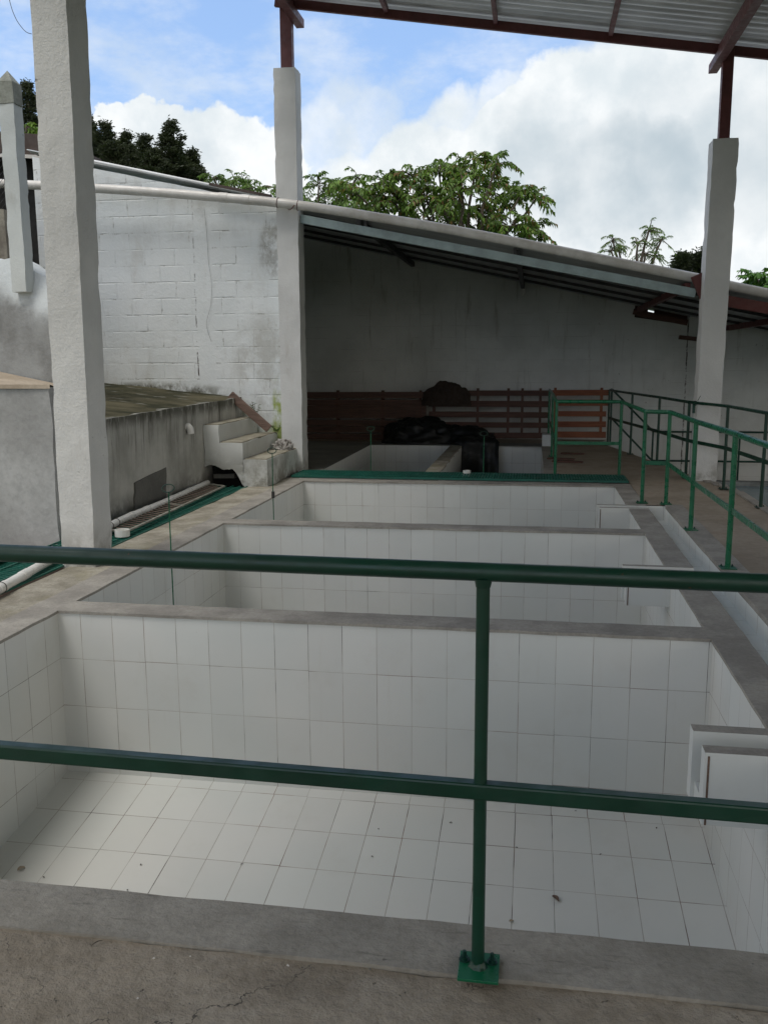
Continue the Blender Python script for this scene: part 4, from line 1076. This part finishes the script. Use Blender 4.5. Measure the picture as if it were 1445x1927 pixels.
for j in range(nv + 1):
    for i in range(nu + 1):
        u, v = i / nu, j / nv; x = -1.22 + .66 * u + .05 * noise.noise(Vector((v * 3, 0, u * 2)))
        f = .025 * math.sin(u * 11 + v * 3) + .09 * noise.noise(Vector((u * 4, v * 3, 1)))
        if v < .3: p = Vector((x - .1, 15.85 - v * 1.4 + f, .16 - .1 * v + abs(f)))
        else: w_ = (v - .3) / .7; p = Vector((x, 15.38 - w_ * .25 - .04 + f * 1.1, .12 + f * .3 - w_ * 1.1))
        b.v.append(p)
for j in range(nv):
    for i in range(nu): a = j * (nu + 1) + i; b.face((a, a + 1, a + nu + 2, a + nu + 1))
tag(b.build('black_tarp', MT['tarp'], smooth=60), 'black plastic sheet hanging down inside the small right basin', 'tarp')
b = MB(); b.rbox(.16, .34, 15.42, 15.75, .005, .20, .05, .008, 5, chip=.01)
tag(b.build('concrete_block', MT['mound'], smooth=45, origin=(.25, 15.6, 0)), 'chipped whitewashed block at the corner of the small basin', 'block')
for (x, y, s_) in ((.42, 13.4, .2), (.5, 13.05, .22), (.62, 14.2, .18)):
    b = MB(); b.box(-s_, s_, -.05, .05, 0, .02, M4=Matrix.Translation((x, y, .004)) @ Matrix.Rotation(R(-18 + 30 * s_), 4, 'Z'))
    tag(b.build('board_scrap', MT['wood_blk'], origin=(x, y, 0)), {.42: 'dark flat board scrap on the walkway behind the green corner post', .5: 'nearest dark board scrap beside the green corner post', .62: 'farthest dark board scrap on the walkway near the pallets'}[x], 'board')

# ================================================================== DEBRIS
random.seed(11)
def fl(y): return -1.03 - .13 * (4.80 - y)
def leaf(x, y, z, L, W, m, ang, label, name='fallen_leaf', cat='leaf', grp=None, curl=.3):
    b = MB(); n_ = 7
    for k in range(n_ + 1):
        t_ = k / n_; wv = W * math.sin(math.pi * (t_ * .92 + .04)) ** .8
        for sx in (-1, 0, 1):
            px, py = (t_ - .5) * L, sx * wv / 2
            X = px * math.cos(ang) - py * math.sin(ang); Y = px * math.sin(ang) + py * math.cos(ang)
            b.v.append(Vector((X, Y, .003 + abs(sx) * W * curl + L * .12 * math.sin(t_ * 3.1))))
    for k in range(n_):
        for s_ in range(2): a = k * 3 + s_; b.face((a, a + 1, a + 4, a + 3))
    o = b.build(name, m); o.location = (x, y, z); return tag(o, label, cat, grp)
def on_floor(a, b_):      # point of the sloping front basin floor seen at that spot
    d = CW + (a - 722.5) / 1682.43 * CR - (b_ - 963.5) / 1682.43 * CU
    # z = -1.03 - .13*(4.8 - y)
    k = (-1.03 - .13 * 4.8 - CO.z) / (d.z - .13 * d.y); return CO + d * k
p = on_floor(1045, 1694); leaf(p.x, p.y, p.z, .05, .026, MT['leafbrown'], -.9, 'largest dry brown leaf on the front basin floor')
p = on_floor(962, 1736); leaf(p.x, p.y, p.z, .02, .016, MT['tan'], .4, 'small pale yellow leaf bit near the post in the front basin')
p = on_floor(40, 1638); leaf(p.x, p.y, p.z, .04, .028, MT['tan'], 1.0, 'pale yellowish leaf in the near left corner of the front basin')
for (a, b_) in ((82, 1653), (265, 1629), (240, 1677), (455, 1628), (712, 1562), (700, 1614), (848, 1550), (939, 1510), (1083, 1528), (972, 1597), (1235, 1560), (1130, 1610)):
    p = on_floor(a, b_); leaf(p.x, p.y, p.z, random.uniform(.010, .022), random.uniform(.005, .009), MT['scrap'], random.uniform(0, 3), 'tiny dark leaf scrap on the tiled floor of the front basin', 'leaf_scrap', 'leaf scrap', 'tiny dark leaf scraps on the front basin floor')
def on_deck(a, b_):
    d = CW + (a - 722.5) / 1682.43 * CR - (b_ - 963.5) / 1682.43 * CU; return CO + d * ((-.006 - CO.z) / d.z)
p = on_deck(183, 1778); leaf(p.x, p.y, p.z, .03, .004, MT['scrap'], .9, 'dark twig on the rough deck at lower left', 'twig', 'twig')
random.seed(21)
for k in range(14):
    a, b_ = random.uniform(30, 1420), random.uniform(1800, 1915)
    p = on_deck(a, b_); r_ = random.uniform(.0015, .0035)
    b = MB(); b.tube([(0, 0, 0), (r_ * .3, 0, r_ * .8)], [r_, r_ * .5], 6)
    for v in b.v: v += Vector((noise.noise(v * 400 + Vector((k, 0, 0))), noise.noise(v * 300 + Vector((0, k, 0))), 0)) * r_ * .6
    o = b.build('grit', MT['patch'] if k % 3 else MT['pvc']); o.location = p
    tag(o, 'tiny grit crumb on the rough deck in the foreground', 'grit', 'grit crumbs on the foreground deck')

# overhead wire and a loose wire on the block wall
WP = [(-3.36, 5.95, 3.63), (-3.42, 5.97, 3.66), (-3.50, 6.0, 3.76), (-3.60, 6.1, 3.95), (-3.85, 6.4, 4.5), (-4.5, 7.2, 5.8)]
b = MB(); b.tube(smoothpath(WP), .0022, 5)
tag(b.build('wire', MT['darksteel']), 'thin dark wire from the big pillar up into the sky', 'wire')
WP = [(-4.28, 11.58, 3.42), (-4.26, 11.585, 3.1), (-4.25, 11.585, 2.75), (-4.22, 11.58, 2.5), (-4.24, 11.585, 2.2), (-4.31, 11.58, 1.95), (-4.25, 11.585, 1.72)]
b = MB(); b.tube(smoothpath(WP), .0017, 5)
tag(b.build('wire', MT['darksteel']), 'thin loose wire hanging down the white block wall from the pipe', 'wire')
# weeds in the corner of the steps
rnd_ = random.Random(5)
# ================================================================== TREES
def add_leaf(mb, p, d, up, L, W, tint, droop=.3):
    d = d.normalized(); s_ = d.cross(up)
    if s_.length < 1e-3: s_ = Vector((1, 0, 0))
    s_.normalize(); i = len(mb.v); n_ = s_.cross(d)
    m1 = p + d * L * .45 + n_ * L * .06
    mb.v += [p, m1 + s_ * W * .5, p + d * L + Vector((0, 0, -droop * L)), m1 - s_ * W * .5]
    mb.f.append((i, i + 1, i + 2, i + 3)); mb.mi.append(0); mb.tint += [tint] * 4
for (wx, wy, wz, hh, lab) in ((-3.62, 11.42, .74, .22, 'small green weed growing on the top stair step under the plank'), (-3.36, 11.50, .53, .12, 'tiny weed on the middle stair step by the mossy wall')):
    t = thing('weed', lab, 'plant', (wx, wy, wz)); st = MB(); lf = MB(); lf.tint = []
    for k in range(7):
        a_ = rnd_.uniform(0, 6.28); tip = Vector((wx + math.cos(a_) * .06, wy - abs(math.sin(a_)) * .07, wz - .02 + hh * rnd_.uniform(.5, 1)))
        st.tube([(wx, wy, wz - .03), tip], .002, 4)
        for q in range(7):
            p_ = Vector((wx, wy, wz)).lerp(tip, .2 + q * .12); an = rnd_.uniform(0, 6.28)
            add_leaf(lf, p_, Vector((math.cos(an), math.sin(an), .4)), Vector((0, 0, 1)), .035, .018, (rnd_.random(), 0, 0), .3)
    st.build('stems', MT['bark'], t); lf.build('leaves', L_BUSH, t)
def limb(mb, a, c, r0, r1, wob=.12):
    a = Vector(a); c = Vector(c); L = (c - a).length; n_ = 6
    mb.tube([a.lerp(c, k / n_) + Vector((noise.noise(Vector((k, a.x, c.z))), noise.noise(Vector((k, a.y, c.x + 3))), 0)) * L * wob * math.sin(math.pi * k / n_) for k in range(n_ + 1)], [r0 + (r1 - r0) * k / n_ for k in range(n_ + 1)], 6)
def broad_tree(label, Y, blobs_, base, lm, L=.24, W=.075, per=34, leaves=9, seed=1, name='leafy_tree', depth=1.0, droop=.5, z0=-1.5, grp=None, twig=True):
    rnd = random.Random(seed); T = Vector((base, Y, 0)); 
    B = [(at(a, b_ + r * .12, Y + rnd.uniform(-depth, depth)), r * .86 * Y / 1682.43) for (a, b_, r) in blobs_]
    zt = min(c.z for c, r in B) - .3; basep = Vector((at(base, 400, Y).x, Y, z0))
    t = thing(name, label, 'tree', basep, grp)
    tr = MB(); hub = Vector((basep.x, Y, max(z0 + 1.0, zt - 1.0))); tr.tube([basep, basep.lerp(hub, .5) + Vector((.08, 0, 0)), hub], [.2, .16, .13], 8)
    cr = MB(); cr.tint = []
    for (c, r) in B:
        limb(tr, hub, c, .07, .02)
        n_ = int(per * (r ** 1.8) * .42) + 7
        for k in range(n_):
            d = Vector((rnd.gauss(0, 1), rnd.gauss(0, 1), rnd.gauss(.15, .8))).normalized()
            q = c + Vector((d.x, d.y, d.z * .8)) * (r * rnd.uniform(.1, .85))
            SL = L * rnd.uniform(2.2, 3.6); hd = (Vector((d.x, d.y, d.z * .6 + .25)) + Vector((rnd.gauss(0, .35), rnd.gauss(0, .35), rnd.gauss(0, .25)))).normalized()
            P_ = [q + hd * SL * u + Vector((0, 0, -.55 * SL * u * u)) for u in (0, .25, .5, .75, 1)]
            if twig: tr.tube([c.lerp(q, .3), P_[0], P_[2], P_[4]], [.012, .009, .006, .003], 4, caps=False)
            shade = rnd.random(); sd_ = hd.cross(Vector((0, 0, 1)))
            if sd_.length < .05: sd_ = Vector((1, 0, 0))
            sd_.normalize()
            for m_ in range(leaves):
                u = .12 + .88 * m_ / (leaves - 1); f_ = u * 4; a_ = min(3, int(f_)); p_ = P_[a_].lerp(P_[a_ + 1], f_ - a_); dirn = (P_[a_ + 1] - P_[a_]).normalized()
                for sg in (-1, 1):
                    dd = dirn * rnd.uniform(.2, .8) + sd_ * sg * rnd.uniform(.6, 1.1) + Vector((rnd.gauss(0, .2), rnd.gauss(0, .2), -rnd.uniform(.0, .9)))
                    add_leaf(cr, p_, dd, Vector((rnd.gauss(0, .3), rnd.gauss(0, .3), 1)), L * rnd.uniform(.7, 1.2) * (1.1 - .3 * u), W * rnd.uniform(.8, 1.2), (min(1, max(0, shade * .55 + rnd.random() * .45)), rnd.random(), 0), droop * rnd.uniform(.2, 1.0))
    cr.build('crown', lm, t); tr.build('trunk', MT['bark'], t, smooth=60); return t
broad_tree('large leafy green tree behind the lean-to roof', 22,
    [(725, 335, 38), (775, 325, 36), (825, 315, 38), (870, 318, 30), (893, 296, 26), (935, 305, 24), (870, 355, 45), (925, 345, 35), (800, 365, 48), (740, 375, 42), (850, 400, 50), (920, 395, 42), (960, 365, 26), (985, 355, 24), (1008, 372, 16), (960, 420, 40), (1000, 435, 26), (1012, 425, 14), (700, 365, 26), (780, 415, 50), (900, 440, 45), (660, 350, 22)],
    870, L_BROAD, .15, .062, 250, 8, 3)
broad_tree('lighter leafy tree behind the slim pillar', 24, [(600, 345, 26), (640, 352, 30), (672, 330, 16), (575, 375, 26), (620, 385, 36), (515, 350, 20), (540, 365, 25), (680, 385, 26), (655, 372, 26)], 620, L_MANGO, .15, .05, 260, 8, 5, droop=.3)
broad_tree('small leafy tree top showing above the white sheet edge', 25, [(403, 333, 17), (440, 335, 16), (462, 338, 18), (470, 352, 16), (430, 350, 20), (395, 350, 12)], 440, L_MANGO, .15, .05, 260, 8, 7, droop=.3)
broad_tree('thin feathery tree to the left of the right pillar', 22, [(1153, 448, 15), (1150, 470, 13), (1222, 428, 24), (1245, 448, 19), (1200, 455, 17), (1215, 475, 14), (1232, 480, 15), (1163, 462, 9)], 1200, L_MANGO, .075, .018, 300, 11, 9, name='feathery_tree', depth=.3, droop=.5)
broad_tree('bright yellow-green sapling beside the big pillar at the left', 16, [(50, 238, 11), (55, 248, 10), (44, 246, 9)], 50, L_LITE, .10, .05, 300, 7, 13, name='sapling', depth=.1, z0=2.0)
broad_tree('round bright green tree at the far right edge', 45, [(1425, 520, 22), (1448, 515, 26), (1405, 530, 16), (1440, 540, 25), (1475, 520, 30)], 1450, L_BUSH, .28, .16, 75, 7, 17, name='round_tree', twig=False)
def conifer(label, px, ytop, ybot, w_px, Y, seed, lm=L_CON, grp='dark conifers on the hill behind', lean=0):
    rnd = random.Random(seed); top = at(px, ytop, Y); bot = at(px, ybot, Y); gz = hill(top.x, Y) - .3; H = top.z - bot.z
    base = Vector((top.x, Y, gz)); t = thing('conifer_tree', label, 'tree', base, grp)
    tr = MB(); tr.tube([base, base.lerp(top, .5), top - Vector((0, 0, .3))], [.28, .18, .04], 7); tr2 = tr
    cr = MB(); cr.tint = []; Wd = w_px * Y / 1682.43 / 2
    lay = int(12 * H / 3) + 8
    for k in range(lay):
        f = (k + rnd.random()) / lay; z = top.z - f * H * 1.25
        rad = Wd * (f ** .7) * (rnd.uniform(.45, 1.0) if k % 3 else rnd.uniform(1.0, 1.3)) + .05
        for q in range(int(5 + 6 * f)):
            an = rnd.uniform(0, 2 * math.pi); rl = rad * rnd.uniform(.5, 1.1); tip = Vector((top.x + math.cos(an) * rl, Y + math.sin(an) * rl, z + rnd.uniform(.0, .55) * rl))
            root = Vector((top.x, Y, z + .1)); shade = rnd.random() * .7
            if q % 3 == 0: tr.tube([root, tip], [.03, .008], 4, caps=False)
            ns = int(5 + rl * 9)
            for s_ in range(ns):
                g_ = .3 + .7 * (s_ + rnd.random()) / ns; c = root.lerp(tip, g_); sp_ = .07 + .12 * (1 - g_)
                for e in range(8):
                    d = Vector((rnd.gauss(0, .7), rnd.gauss(0, .7), rnd.gauss(.5, .5))) + (tip - root).normalized() * 1.2
                    add_leaf(cr, c + Vector((rnd.gauss(0, sp_), rnd.gauss(0, sp_), rnd.gauss(0, sp_ * .7))), d, Vector((rnd.random(), rnd.random(), .3)), rnd.uniform(.11, .25), rnd.uniform(.045, .09), (min(1, shade + rnd.random() * .35), 0, 0), .1)
    cr.build('crown', lm, t); tr.build('trunk', MT['bark'], t); return t
conifer('tallest dark conifer in the group left of the small leafy treetop', 322, 232, 335, 100, 44, 1)
conifer('dark conifer with a ragged top just left of the tallest one', 272, 256, 330, 60, 45, 2)
conifer('dark conifer in the middle of the group above the white roof trim', 238, 252, 325, 62, 46, 3)
conifer('dark conifer nearest to the big pillar on its right side', 195, 232, 320, 80, 47, 4)
conifer('dark conifer half hidden behind the big pillar', 160, 215, 310, 90, 48, 5)
conifer('tall dark conifer between the concrete post and the big pillar', 50, 155, 280, 62, 46, 6)
conifer('dark conifer beside the big pillar top, partly hidden by it', 90, 170, 290, 90, 48, 7)
conifer('lower dark conifer filling the gap under the tallest one', 360, 285, 345, 55, 45, 8)
conifer('lower dark conifer filling the gap in the middle of the group', 290, 285, 340, 90, 43, 9)
conifer('lower dark conifer at the foot of the group by the pillar', 215, 270, 335, 100, 44, 10)
conifer('flat-topped dark conifer left of the right pillar', 1320, 474, 525, 60, 42, 11, grp='dark conifers at the right')
conifer('small dark conifer behind the roof near the right pillar', 1285, 480, 520, 50, 42, 12, grp='dark conifers at the right')
